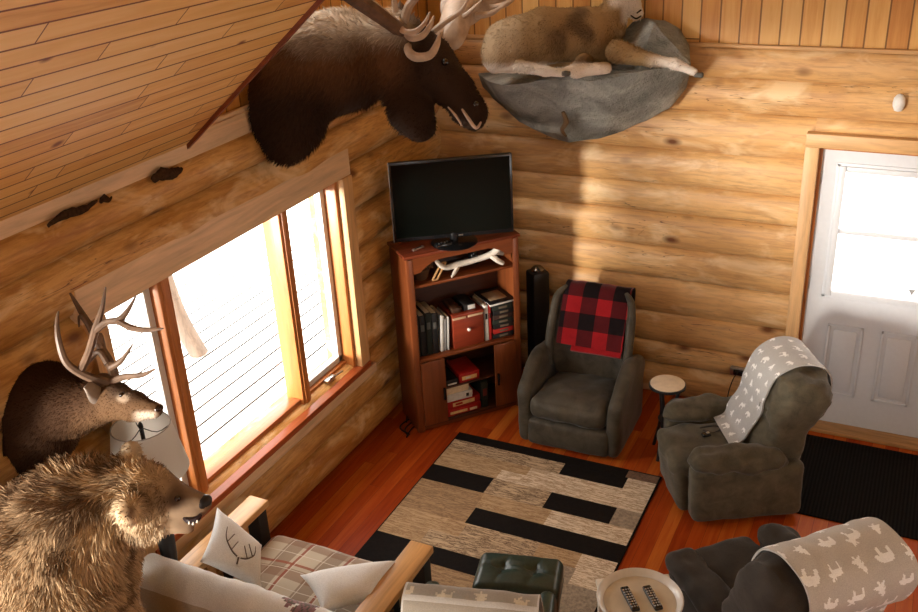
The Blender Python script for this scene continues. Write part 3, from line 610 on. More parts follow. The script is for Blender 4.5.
def drape(par, name, prof, x0, x1, mats, fn, th=.012, wav=.008, res=.0085, skew=0, seed=0, flare=0, piping=None):
    """prof: list of (y, z) points, cloth lies along them over x0..x1"""
    P = catmull([Vector((0, a, b)) for a, b in prof], 10); S = arc(P); L = S[-1]; nv = int(L/res); nu = int((x1-x0)/res)
    pts = []; k = 0
    for i in range(nv+1):
        s = L*i/nv
        while k < len(S)-2 and S[k+1] < s: k += 1
        t = (s-S[k])/max(1e-6, S[k+1]-S[k]); p = P[k].lerp(P[k+1], t); d = (P[min(k+1, len(P)-1)]-P[max(k-1, 0)]).normalized()
        pts.append((p, Vector((0, -d.z, d.y)), s))
    bm = B(); g = []; mid = Vector((0, sum(p.y for p in P)/len(P), sum(p.z for p in P)/len(P)))
    sg = 1 if sum((p-mid).dot(n) for p, n, s in pts) > 0 else -1
    for p, n, s in pts:
        row = []
        for j in range(nu+1):
            x = x0+(x1-x0)*j/nu; e = (s/L-.5)*2
            q = p+n*sg*(.006+wav*(1+noise.noise(Vector((x*6+seed, s*3.5, seed))))+wav*.5*noise.noise(Vector((x*17, s*9, seed))))
            q = Vector((x*(1+flare*abs(e))+skew*s+.010*noise.noise(Vector((s*5, seed, 1)))*(1 if j in (0, nu) else .5), q.y, q.z))
            row.append((q, q-n*sg*th))
        g.append(row)
    T = [[bm.verts.new(a) for a, b in r] for r in g]; Bt = [[bm.verts.new(b) for a, b in r] for r in g]
    for i in range(nv):
        for j in range(nu):
            f = bm.faces.new((T[i][j], T[i+1][j], T[i+1][j+1], T[i][j+1])); f.material_index = fn((x1-x0)*(j+.5)/nu, L*(i+.5)/nv)
            bm.faces.new((Bt[i][j], Bt[i][j+1], Bt[i+1][j+1], Bt[i+1][j])).material_index = 0
    for i in range(nv):
        bm.faces.new((T[i][0], Bt[i][0], Bt[i+1][0], T[i+1][0])); bm.faces.new((T[i][nu], T[i+1][nu], Bt[i+1][nu], Bt[i][nu]))
    for j in range(nu):
        bm.faces.new((T[0][j], T[0][j+1], Bt[0][j+1], Bt[0][j])); bm.faces.new((T[nv][j], Bt[nv][j], Bt[nv][j+1], T[nv][j+1]))
    o = obj(name, bm, mats, None, angle=80)
    o.location = par.location; o.rotation_euler = par.rotation_euler; o.scale = getattr(par, 'scale', (1, 1, 1))
    return o
def back_loft(bm, prof, hw, ends=.3, nx=18, wr=.010, seed=0, pinch=.0):
    P = catmull([Vector((0, a, b)) for a, b in prof], 5, True); c = sum(P, Vector())/len(P); rings = []
    for i in range(nx+1):
        u = -1+2*i/nx; u = math.sin(u*math.pi/2)
        s = max(.02, (1-abs(u)**6))**ends if abs(u) < 1 else .12
        ring = []
        for p in P:
            q = c+(p-c)*(s-pinch*abs(u)**3*.3); q = Vector((u*hw, q.y, q.z))
            n_ = (p-c).normalized(); q += n_*wr*noise.noise(Vector((q.x*8, q.y*8+seed, q.z*8)))+n_*wr*.5*noise.noise(Vector((q.x*25, q.y*9+seed, q.z*22)))
            ring.append(q)
        rings.append(ring)
    loft(bm, rings)
# --- recliner 1: slim, red plaid throw
r1 = thing('recliner', 'dark olive recliner facing the rug with a red and black checked blanket on its back', 'recliner', (1.452, -.64, 0), R(1))
bm = B(); sbox(bm, (0, .0, .15), (.60, .66, .24), .03, 8); obj('base', bm, olive1, r1)
bm = B(); sbox(bm, (0, -.385, .125), (.60, .09, .21), .035, 10, (0, .012, 0), .008, 12); obj('footrest', bm, olive1, r1)
bm = B(); sbox(bm, (0, -.13, .315), (.565, .60, .18), .07, 16, (0, .02, .03), .022, 9, fn=lambda p: Vector((p.x, p.y, p.z-.05*max(0, p.y+.35)/.5))); obj('seat_cushion', bm, olive1, r1)
for s in (-1, 1):
    def f(p, s=s):
        t = (p.y+.40)/.66; z = p.z*(1-.0*t)
        if p.z > .3: z = p.z+.09*math.sin(math.pi*min(1, max(0, t)))-.07*max(0, 1-t*2.2)
        return Vector((p.x+s*.06*max(0, p.z-.35), p.y, z))
    bm = B(); sbox(bm, (s*.325, -.09, .27), (.105, .66, .50), .05, 14, (0, 0, 0), .008, 8, fn=f, seed=s); obj('armrest', bm, olive1, r1)
prof = [(.08, .33), (.09, .54), (.17, .77), (.235, .93), (.285, .985), (.34, .96), (.34, .85), (.28, .6), (.24, .33)]
bm = B(); back_loft(bm, prof, .285, .22, 20, .008)
for v in bm.verts:
    e = min(1, abs(v.co.x)/.285)
    v.co.x *= 1+.06*math.sin((v.co.z-.4)*5); v.co.y -= .06*max(0, e-.7)/.3 if v.co.z < 1.0 else 0
obj('backrest', bm, olive1, r1)
for s in (-1, 1):
    bm = B(); tube(bm, [(s*.27, -.0, .45), (s*.295, .045, .60), (s*.29, .11, .78), (s*.275, .185, .93), (s*.22, .245, .985)], [.022, .03, .032, .028, .016], 10); obj('back_piping', bm, olive1, r1)
pr = [plain('plaid_black', (.012, .008, .009), .9, .1), fabric('plaid_dark_red', (.085, .006, .008), .15), fabric('plaid_red', (.34, .010, .014), .15)]
def plaid(x, s):
    a, b = int((x+.075)/.112) % 2, int((s+.0)/.118+1) % 2
    return 2 if a and b else (0 if not a and not b else 1)
pf = [(.065, .61), (.13, .755), (.20, .885), (.25, .965), (.30, .995), (.36, .97), (.36, .88)]
tag(drape(r1, 'plaid_blanket', [(a-.02 if b < 1 else a, b+.005) for a, b in pf], -.235, .255, pr, plaid, .02, .008, .009, 0, 2), 'red and black buffalo-check blanket folded over the back of the corner recliner', 'blanket')
def fold(p): return p
o = drape(r1, 'blanket_fold', [(.015, .585), (.05, .615), (.09, .65)], -.12, .25, [pr[2]], lambda x, s: 0, .02, .006, .012, 0, 5)
o.parent = None; bl = bpy.data.objects['plaid_blanket']; mw = o.matrix_basis.copy(); o.parent = bl; o.matrix_parent_inverse = bl.matrix_basis.inverted()
# --- recliners 2 and 3: bulky
def bulky(label, loc, rz, mt, group, bw=.315, sc=(1.0, .97, .83)):
    t = thing('recliner', label, 'recliner', loc, rz, group); t.scale = sc
    bm = B(); sbox(bm, (0, .02, .22), (.50, .70, .36), .04, 8); obj('base', bm, mt, t)
    bm = B(); sbox(bm, (0, -.385, .22), (.47, .10, .38), .045, 12, (0, .015, 0), .01, 10, fn=lambda p: Vector((p.x, p.y+.04*(1-p.z/.4), p.z))); obj('footrest', bm, mt, t)
    bm = B(); sbox(bm, (0, -.17, .405), (.46, .56, .16), .06, 18, (0, .01, .02), .024, 8); obj('seat_cushion', bm, mt, t)
    for s in (-1, 1):
        bm = B(); sbox(bm, (s*.295, -.0, .265), (.15, .72, .47), .05, 12, (.015, 0, 0), .008, 8, fn=lambda p: Vector((p.x, p.y+.03*(.5-p.z), p.z)), seed=s); sd = obj('side_panel', bm, mt, t)
        bm = B(); sbox(bm, (s*.295, -.06, .535), (.195, .60, .17), .08, 20, (.0, .01, .012), .035, 10, seed=s*3, fn=lambda p: Vector((p.x, p.y, p.z-.03*(p.y+.1)))); obj('armrest', bm, mt, t)
    prof = [(.10, .42), (.08, .58), (.16, .76), (.175, .90), (.24, 1.07), (.36, 1.14), (.50, 1.10), (.55, .98), (.50, .83), (.40, .70), (.35, .40)]
    bm = B(); back_loft(bm, prof, bw, .30, 34, .042, 3); obj('backrest', bm, mt, t)
    bm = B(); sbox(bm, (0, .25, .38), (.52, .20, .56), .06, 8); obj('back_shell', bm, mt, t)
    return t
BP = [(-.04, .50), (.04, .54), (.085, .64), (.145, .77), (.16, .90), (.23, 1.08), (.36, 1.155), (.51, 1.115), (.565, .98), (.52, .82), (.42, .68), (.385, .45)]
r2 = bulky('olive velour recliner by the door mat, turned toward the bookcase, remote on its seat', (2.575, -1.065, 0), R(-60), olive, 'bulky pillow-arm recliners')
r3 = bulky('charcoal brown recliner seen from behind at the lower right, animal-print blanket over it', (3.015, -2.42, 0), R(-135), brownv, 'bulky pillow-arm recliners', .375, (.97, 1.0, .83))
greyb = fabric('grey_fleece', (.44, .425, .41), .06, .9, .3, 6); whf = fabric('white_fleece', (.88, .86, .83), .04, .9, .3, 6); beige = fabric('beige_fleece', (.48, .44, .39), .07, .9, .3, 6)
tag(drape(r2, 'throw_blanket', BP, -.24, .13, [greyb, whf], motif_fn(.105, 1, .58), .010, .010, .006, 0, 3, .0), 'grey blanket with small white trees and animals over the recliner beside the door', 'blanket')
tag(drape(r3, 'throw_blanket', BP[2:], -.385, .21, [beige, whf], motif_fn(.14, 2, .70), .012, .012, .006, 0, 8, .02), 'beige blanket with large white trees and moose over the lower right recliner', 'blanket')
t = thing('remote_control', 'black and silver remote lying on the seat of the recliner by the door', 'remote', at(706, 436, 'z', .412), R(40)); bm = B(); sbox(bm, (0, 0, .012), (.06, .04, .022), .01, 6); obj('body', bm, M['blackg'], t); bm = B(); sbox(bm, (.01, 0, .024), (.022, .018, .008), .004, 4); obj('button', bm, M['steel'], t)
bm = B(); tube(bm, [at(703, 430, 'z', .42), at(712, 433, 'z', .42), at(722, 428, 'z', .42), at(712, 426, 'z', .42), at(700, 428, 'z', .42)], .005, 6); tag(obj('charging_cord', bm, M['black']), 'loop of black cord on the seat of the recliner by the door', 'cord')
# --- round side table
t = thing('side_table', 'little round side table with a pale beige top between the two recliners', 'table', (2.09, -.80, 0))
bm = B(); lathe(bm, [(.11, .535), (.125, .54), (.125, .553), (.12, .557)], 32); obj('rim', bm, M['black'], t)
bm = B(); lathe(bm, [(.116, .555), (.116, .562), (.112, .564)], 32); obj('tabletop', bm, plain('beige_top', (.74, .60, .44), .6, var=.06), t)
for j in range(3):
    a = j*2.09+.4; bm = B(); tube(bm, [(.09*math.cos(a), .09*math.sin(a), .54), (.05*math.cos(a), .05*math.sin(a), .3), (.12*math.cos(a), .12*math.sin(a), .0)], .012, 8); obj('leg', bm, M['black'], t)
bm = B(); lathe(bm, [(.05, .27), (.055, .28), (.055, .29), (.05, .295)], 20); obj('lower_ring', bm, M['black'], t)
# --- green ottoman
gl_ = NT('green_leather', .36, .5); f = gl_.noise(gl_.co(), 60, 4); gl_.col(gl_.ramp(f, [(.3, (.012, .028, .020)), (.7, (.022, .046, .034))])); gl_.bump(f, .15, .004); gleather = gl_.m
t = thing('ottoman', 'dark green buttoned leather footstool on the patchwork rug', 'ottoman', (1.812, -2.775, .012), R(14))
def dim(p):
    z = p.z
    if p.z > .3:
        for bx in (-.085, .085):
            d = math.hypot(p.x-bx, p.y-.01); z -= .026*math.exp(-(d/.045)**2); 
            a = math.atan2(p.y-.01, p.x-bx); z -= .012*math.exp(-(d/.10)**2)*max(0, math.cos(4*a+.8))**6
    return Vector((p.x, p.y, z))
bm = B(); sbox(bm, (0, 0, .325), (.46, .30, .17), .045, 44, (.0, .0, .022), .003, 12, fn=dim); obj('cushion', bm, gleather, t)
for bx in (-.085, .085):
    bm = B(); lathe(bm, [(.009, 0), (.007, .004), (0, .006)], 10, (bx, .01, .398)); obj('button', bm, gleather, t)
bm = B()
for s in (1,):
    P = [(.215, .135), (.215, -.135), (-.215, -.135), (-.215, .135)]
tube(bm, [Vector((.222*sx, .142*sy, .262)) for sx, sy in ((1, 1), (1, -1), (-1, -1), (-1, 1), (1, 1))], .006, 6, 1); obj('welt', bm, gleather, t)
bm = B(); sbox(bm, (0, 0, .17), (.42, .26, .17), .03, 8); obj('apron', bm, gleather, t)
for sx in (-1, 1):
    for sy in (-1, 1): bm = B(); tube(bm, [(sx*.18, sy*.10, .10), (sx*.19, sy*.11, 0)], [.022, .015], 10, 1); obj('leg', bm, M['black'], t)
# --- green leather armchair in the foreground, back toward the camera
gc = thing('armchair', 'dark green leather armchair at the bottom edge, blanket hanging over its back', 'armchair', (1.85, -3.30, .0), R(-165))
bm = B(); sbox(bm, (0, -.02, .25), (.52, .44, .40), .05, 8); obj('base', bm, gleather, gc)
bm = B(); sbox(bm, (0, -.03, .44), (.44, .42, .12), .05, 8, (0, 0, .02)); obj('seat_cushion', bm, gleather, gc)
bm = B(); back_loft(bm, [(.14, .30), (.13, .55), (.17, .80), (.20, .87), (.25, .885), (.30, .86), (.28, .5), (.26, .25)], .315, .12, 14, .006); obj('backrest', bm, gleather, gc)
for s in (-1, 1):
    bm = B(); sbox(bm, (s*.29, -.0, .36), (.09, .44, .46), .04, 8); obj('armrest', bm, gleather, gc)
taup = fabric('taupe_fleece', (.30, .26, .21), .08, .9, .3, 6); tanf = fabric('tan_fleece', (.52, .44, .32), .04)
tag(drape(gc, 'throw_blanket', [(.10, .62), (.145, .80), (.175, .885), (.225, .908), (.30, .895), (.325, .80), (.315, .60), (.305, .42)], -.305, .305, [taup, tanf, fabric('pale_hem', (.50, .47, .43), .03)], lambda x, s, f=motif_fn(.17, 0, .5): 2 if (s > .38 and s < .405 or x < .012 or x > .598) else f(x, s+.06), .012, .006, .0085, 0, 12), 'taupe blanket with tan trees and moose over the green armchair at the bottom edge', 'blanket')
# --- small table with tray and remotes
tp = at(640, 597, 'z', .60); TZ = .60
t = thing('end_table', 'square cream side table under the round tray at the bottom edge', 'table', (tp.x, tp.y, 0), R(28))
cw = plain('cream_paint', (.66, .56, .44), .5, var=.05)
bm = B(); box(bm, (-.185, -.185, TZ-.055), (.185, .185, TZ-.03), .006); obj('tabletop', bm, cw, t)
for sx in (-1, 1):
    for sy in (-1, 1): bm = B(); box(bm, (sx*.155-.02, sy*.155-.02, 0), (sx*.155+.02, sy*.155+.02, TZ-.055), .005); obj('leg', bm, cw, t)
t = thing('serving_tray', 'round white tray with raised rim holding two remotes', 'tray', (tp.x, tp.y, TZ-.03), 0)
bm = B(); lathe(bm, [(.0, .004), (.175, .004), (.192, .03), (.205, .034), (.209, .028), (.195, .0), (0, -.0)], 48, cap=False); bmesh.ops.translate(bm, verts=bm.verts, vec=(0, 0, .001)); obj('rim', bm, plain('white_enamel', (.68, .64, .58), .25, .5, var=.04), t)
bm = B(); lathe(bm, [(.174, .0055), (.174, .007)], 48); obj('lining', bm, plain('ivory_lining', (.58, .50, .38), .5, var=.10, scale=9), t)
for nm, (u, v, u2, v2) in (('left-hand black remote control lying in the round tray', (624, 588, 640, 618)), ('right-hand black remote with pale buttons lying in the round tray', (646, 587, 664, 618))):
    p0, p1 = at(u, v, 'z', TZ-.015), at(u2, v2, 'z', TZ-.015); d = p1-p0; a = math.atan2(d.y, d.x); L = .165
    q = thing('remote_control', nm, 'remote', (p0.x, p0.y, TZ-.0215), a, 'remotes in the tray')
    bm = B(); sbox(bm, (L/2, 0, .010), (L, .042, .018), .006, 8); body = obj('body', bm, M['blackg'], q)
    for i in range(8):
        for j in range(3): bm = B(); box(bm, (.022+i*.017, -.013+j*.013-.004, .018), (.030+i*.017, -.013+j*.013+.004, .0215), .001); obj('button', bm, plain('button_grey', (.35, .34, .32)) if (i+j) % 3 else M['steel'], body)

# ------------------------------------------------------------ sofa
sf = thing('loveseat', 'small wooden-armed sofa with plaid seat cushion, back toward the camera', 'sofa', (0, 0, 0))
armw = wood('honey_pine_arm', (.60, .32, .12), 'y', .35, .3)
for x0, x1 in ((.235, .365), (1.285, 1.42)):
    bm = B(); box(bm, (x0, -3.98, .575), (x1, -2.975, .62), .008); obj('arm_board', bm, armw, sf)
    fz = .013 if x0 > 1 else 0; bm = B(); box(bm, (x0+.02, -3.06, fz), (x1-.02, -2.985, .575), .004); obj('front_post', bm, M['black'], sf)
    bm = B(); box(bm, (x0+.02, -3.95, 0), (x1-.02, -3.87, .575), .004); obj('rear_post', bm, M['black'], sf)
    for k_ in range(5):
        y = -3.75+k_*.145; bm = B(); box(bm, (x0+.045, y-.03, .1), (x1-.045, y+.03, .575), .003); obj('arm_slat', bm, M['black'] if k_ % 2 else armw, sf)
    bm = B(); box(bm, (x0+.03, -3.9, .10), (x1-.03, -3.02, .18), .004); obj('side_rail', bm, M['black'], sf)
bm = B(); box(bm, (.36, -3.02, .16), (1.29, -2.99, .26), .004); obj('front_rail', bm, M['black'], sf)
bm = B(); box(bm, (.36, -3.85, .19), (1.29, -3.0, .23)); obj('seat_deck', bm, M['black'], sf)
k = NT('seat_plaid', .85, .15); tc = k.n('ShaderNodeTexCoord'); sx_ = k.n('ShaderNodeSeparateXYZ'); k.l(tc.outputs['Object'], sx_.inputs[0])
def bands(src, per, lo, hi):
    f = k.math('FRACT', k.math('DIVIDE', src, per)); return k.math('MULTIPLY', k.math('GREATER_THAN', f, lo), k.math('LESS_THAN', f, hi))
c = (.44, .36, .26)
base = k.mix(k.math('MULTIPLY', bands(sx_.outputs[0], .26, .1, .5), .6), c, (.13, .065, .03))
base = k.mix(k.math('MULTIPLY', bands(sx_.outputs[1], .26, .15, .45), .6), base, (.17, .07, .03))
base = k.mix(k.math('MULTIPLY', bands(sx_.outputs[0], .26, .58, .64), .85), base, (.22, .035, .012)); base = k.mix(k.math('MULTIPLY', bands(sx_.outputs[1], .26, .55, .62), .85), base, (.24, .05, .015))
base = k.mix(k.math('MULTIPLY', bands(sx_.outputs[0], .13, .30, .34), .7), base, (.60, .52, .42)); base = k.mix(k.math('MULTIPLY', bands(sx_.outputs[1], .13, .80, .84), .7), base, (.60, .52, .42))
k.col(base); k.b.inputs['Sheen Weight'].default_value = .2; k.bump(k.noise(k.co(), 260, 2), .3, .004)
bm = B(); sbox(bm, (.825, -3.35, .33), (.91, .76, .19), .08, 22, (0, .02, .035), .012, 6); obj('seat_cushion', bm, k.m, sf)
creamf = fabric('cream_throw', (.80, .77, .73), .05, .9, .3, 8); tf = fabric('tan_throw', (.50, .42, .33), .07)
bm = B(); box(bm, (.37, -3.95, .20), (1.28, -3.90, .80), .01); obj('back_frame', bm, M['black'], sf)
bm = B(); sbox(bm, (.825, -3.845, .585), (.90, .12, .47), .07, 14, (0, .02, 0), .012, 7); obj('back_cushion', bm, tf, sf)
class _P: pass
par = _P(); par.location = Vector((0, 0, 0)); par.rotation_euler = (0, 0, 0)
rose = fabric('mauve_rose', (.26, .13, .13), .3); rosed = fabric('rose_leaf', (.12, .09, .07), .3)
def flower(x, s):
    for cx_, cs, r in ((.93, .50, .055), (.84, .46, .045)):
        d = math.hypot(x-cx_, s-cs); a = math.atan2(s-cs, x-cx_)
        if d < r*(1+.15*math.sin(5*a)): return 2 if (d*140+a) % 2 < 1.3 else 3
    return 1 if s > .62 else 0
tag(drape(par, 'throw_blanket', [(-3.75, .40), (-3.752, .60), (-3.772, .77), (-3.82, .845), (-3.88, .85), (-3.945, .80), (-3.985, .66), (-4.00, .48), (-4.0, .34)], .31, 1.40, [creamf, tf, rose, rosed], flower, .012, .012, .010, 0, 21), 'cream throw blanket over the back of the wooden-armed sofa', 'blanket')
bm = B(); rr_ = random.Random(3)
for i in range(42):
    x = .45+i*.016; y = -3.68+rr_.uniform(-.02, .02); z = .46
    tube(bm, [(x, y-.03, z+.015), (x+rr_.uniform(-.01, .01), y+.0, z+.008), (x+rr_.uniform(-.015, .015), y+.045, z+.0)], [.004, .005, .002], 5, 2)
tag(obj('blanket_fringe', bm, plain('dark_brown_fringe', (.12, .07, .05))), 'dark knotted fringe of the throw lying across the back of the sofa seat', 'fringe', kind='stuff')
def pillow(name, label, pts, th, mt, extra=None, group=None):
    """pts: four corner world points"""
    a, b, c_, d_ = [Vector(p) for p in pts]; cen = (a+b+c_+d_)/4; n_ = (c_-a).cross(d_-b).normalized(); N = 22
    bm = B(); S = {}
    for sd in (1, -1):
        g = []
        for i in range(N+1):
            row = []
            for j in range(N+1):
                u, v = i/N, j/N; e = (4*u*(1-u)*4*v*(1-v))**.42
                p = a*(1-u)*(1-v)+b*u*(1-v)+c_*u*v+d_*(1-u)*v
                # edges pulled slightly in between the corners
                p = p.lerp(cen, .09*((1-abs(2*u-1)**2)*(abs(2*v-1)**3)+(1-abs(2*v-1)**2)*(abs(2*u-1)**3)))
                p = p+n_*sd*th*e*.5*(1+.18*noise.noise(p*9+Vector((sd, 0, 0))))
                key = (i, j) if (i in (0, N) or j in (0, N)) else (i, j, sd)
                if key not in S: S[key] = bm.verts.new(p)
                row.append(S[key])
            g.append(row)
        for i in range(N):
            for j in range(N): bm.faces.new((g[i][j], g[i+1][j], g[i+1][j+1], g[i][j+1]))
    o = obj(name, bm, mt, angle=120); tag(o, label, 'pillow', group)
    return o, cen, n_
wl = fabric('white_linen', (.80, .77, .73), .04, .85, .2, 8)
A_ = at(217, 508, 'z', .90); 
p1 = [at(217, 507, None, 5.06), at(262, 545, None, 5.1), at(262, 590, None, 4.95), at(200, 562, None, 4.85)]
pil, cen, nn = pillow('throw_pillow', 'white pillow with an antler drawing, propped at the window end of the sofa', p1, .13, wl)
bm = B(); sgn = 1 if nn.dot(Vector(CAM)-cen) > 0 else -1; off = nn*sgn*.070
ink = plain('grey_ink', (.14, .10, .08), .9)
def pq(u, v, k_=1.): a, b, c_, d_ = p1; q = a*(1-u)*(1-v)+b*u*(1-v)+c_*u*v+d_*(1-u)*v; e = (16*u*(1-u)*v*(1-v))**.42; return q+nn*sgn*(.065*e+.003)
tube(bm, [pq(.22, .30), pq(.24, .50), pq(.36, .66), pq(.47, .72)], [.002, .003, .004, .004], 5); tube(bm, [pq(.78, .30), pq(.76, .50), pq(.64, .66), pq(.53, .72)], [.002, .003, .004, .004], 5)
tube(bm, [pq(.27, .56), pq(.36, .36)], .0025, 5, 1); tube(bm, [pq(.73, .56), pq(.64, .36)], .0025, 5, 1); tube(bm, [pq(.36, .66), pq(.44, .46)], .0025, 5, 1); tube(bm, [pq(.64, .66), pq(.56, .46)], .0025, 5, 1); tube(bm, [pq(.5, .72), pq(.5, .84)], .005, 5, 1)
o = obj('antler_print', bm, ink); o.parent = pil
p2 = [at(300, 575, None, 4.93), at(398, 560, None, 5.0), at(372, 598, None, 4.78), at(322, 612, None, 4.72)]
pillow('throw_pillow', 'plain white pillow lying against the near wooden arm of the sofa', p2, .13, wl)
# --- table lamp behind the bear
lp = at(134, 424, 'y', -3.70); 
t = thing('table_lamp', 'lamp with white tapered shade on the sofa arm, just below the deer muzzle', 'lamp', (.30, lp.y, .62))
zr = lp.z-.62; hh = .25
k = NT('linen_shade', .8, .1); k.col((.82, .80, .77)); tl_ = k.n('ShaderNodeBsdfTranslucent'); tl_.inputs[0].default_value = (.85, .82, .76, 1); mx_ = k.n('ShaderNodeMixShader'); mx_.inputs[0].default_value = .5; k.l(k.b.outputs[0], mx_.inputs[1]); k.l(tl_.outputs[0], mx_.inputs[2]); k.l(mx_.outputs[0], k.t.nodes['Material Output'].inputs[0])
bm = B(); loft(bm, [[Vector((r*math.cos(2*math.pi*j/40), r*math.sin(2*math.pi*j/40), z)) for j in range(40)] for r, z in ((.185, zr-hh), (.138, zr), (.135, zr), (.182, zr-hh))], False); obj('lamp_shade', bm, k.m, t)
bm = B(); tube(bm, [Vector((.137*math.cos(x), .137*math.sin(x), zr)) for x in [2*math.pi*j/24 for j in range(25)]], .003, 6, 1); obj('shade_rim', bm, plain('shade_trim', (.40, .36, .32)), t)
bm = B()
for j in range(3): a = j*2.094+.5; tube(bm, [(0, 0, zr-.01), (.07*math.cos(a), .07*math.sin(a), zr-.04), (.135*math.cos(a), .135*math.sin(a), zr-.005)], .0025, 5, 3)
lathe(bm, [(.004, zr-.02), (.012, zr-.01), (.012, zr+.005), (.004, zr+.02), (0, zr+.024)], 10); obj('harp_finial', bm, M['iron'], t)
bm = B(); lathe(bm, [(.06, 0), (.062, .012), (.05, .02), (.03, .05), (.04, .15), (.045, .28), (.02, .42), (.010, .50), (.010, zr-.02)], 20); obj('lamp_base', bm, M['black'], t)
# ------------------------------------------------------------ animals: smooth-union distance fields meshed with surface nets
def sdf_mesh(prims, h=.012, k=.04, pad=.04, disp=None):
    """prims: (p0, r0, p1, r1) tapered capsules"""
    A = np.array([list(q[0]) for q in prims]); Bq = np.array([list(q[2]) for q in prims]); r0 = np.array([q[1] for q in prims]); r1 = np.array([q[3] for q in prims])
    lo = np.minimum((A-r0[:, None]).min(0), (Bq-r1[:, None]).min(0))-pad; hi = np.maximum((A+r0[:, None]).max(0), (Bq+r1[:, None]).max(0))+pad
    n = np.ceil((hi-lo)/h).astype(int)+1
    X, Y, Z = np.meshgrid(*[lo[i]+h*np.arange(n[i]) for i in range(3)], indexing='ij')
    P = np.stack([X, Y, Z], -1).astype(np.float32); D = None
    for a, b, ra, rb in zip(A, Bq, r0, r1):
        ab = b-a; L = (ab@ab)+1e-9; t = np.clip(((P-a)@ab)/L, 0, 1)
        d = np.linalg.norm(P-a-t[..., None]*ab, axis=-1)-(ra+(rb-ra)*t)
        if D is None: D = d
        else:
            hh = np.clip(.5+.5*(D-d)/k, 0, 1); D = D*(1-hh)+d*hh-k*hh*(1-hh)
    S = D < 0; cs = tuple(q-1 for q in n); acc = np.zeros(cs+(3,)); cnt = np.zeros(cs)
    corner = lambda arr, o: arr[o[0]:o[0]+cs[0], o[1]:o[1]+cs[1], o[2]:o[2]+cs[2]]
    for ax in range(3):
        for o1 in (0, 1):
            for o2 in (0, 1):
                a = [0, 0, 0]; a[(ax+1) % 3] = o1; a[(ax+2) % 3] = o2; b = list(a); b[ax] = 1
                da, db = corner(D, a), corner(D, b); mk = (da < 0) != (db < 0); t = np.where(mk, da/(da-db+1e-12), 0)
                off = np.zeros(cs+(3,)); off[...] = a; off[..., ax] += t
                acc += off*mk[..., None]; cnt += mk
    act = cnt > 0; idx = -np.ones(cs, int); ids = np.argwhere(act); idx[act] = np.arange(len(ids))
    V = lo+h*(ids+acc[act]/cnt[act][:, None]); F = []
    for ax in range(3):
        b1, b2 = (ax+1) % 3, (ax+2) % 3
        s0 = [slice(None)]*3; s1 = [slice(None)]*3; s0[ax] = slice(0, -1); s1[ax] = slice(1, None)
        a_, b_ = S[tuple(s0)], S[tuple(s1)]; e = np.argwhere(a_ != b_)
        e = e[(e[:, b1] > 0) & (e[:, b2] > 0) & (e[:, b1] < cs[b1]) & (e[:, b2] < cs[b2])]
        fl = a_[tuple(e.T)]
        q = []
        for d1, d2 in ((-1, -1), (0, -1), (0, 0), (-1, 0)):
            c = e.copy(); c[:, b1] += d1; c[:, b2] += d2; q.append(idx[tuple(c.T)])
        q = np.stack(q, 1); q[~fl] = q[~fl][:, ::-1]; F.append(q)
    F = np.concatenate(F); return V, F
def normals(V, F):
    fn = np.cross(V[F[:, 2]]-V[F[:, 0]], V[F[:, 3]]-V[F[:, 1]]); N = np.zeros_like(V)
    for i in range(4): np.add.at(N, F[:, i], fn)
    ar = np.linalg.norm(fn, axis=1)/2; return N/(np.linalg.norm(N, axis=1)[:, None]+1e-12), fn/(np.linalg.norm(fn, axis=1)[:, None]+1e-12), ar
def vnoise(P, f, seed=0):
    return np.array([noise.noise(Vector((p[0]*f+seed, p[1]*f, p[2]*f))) for p in P])
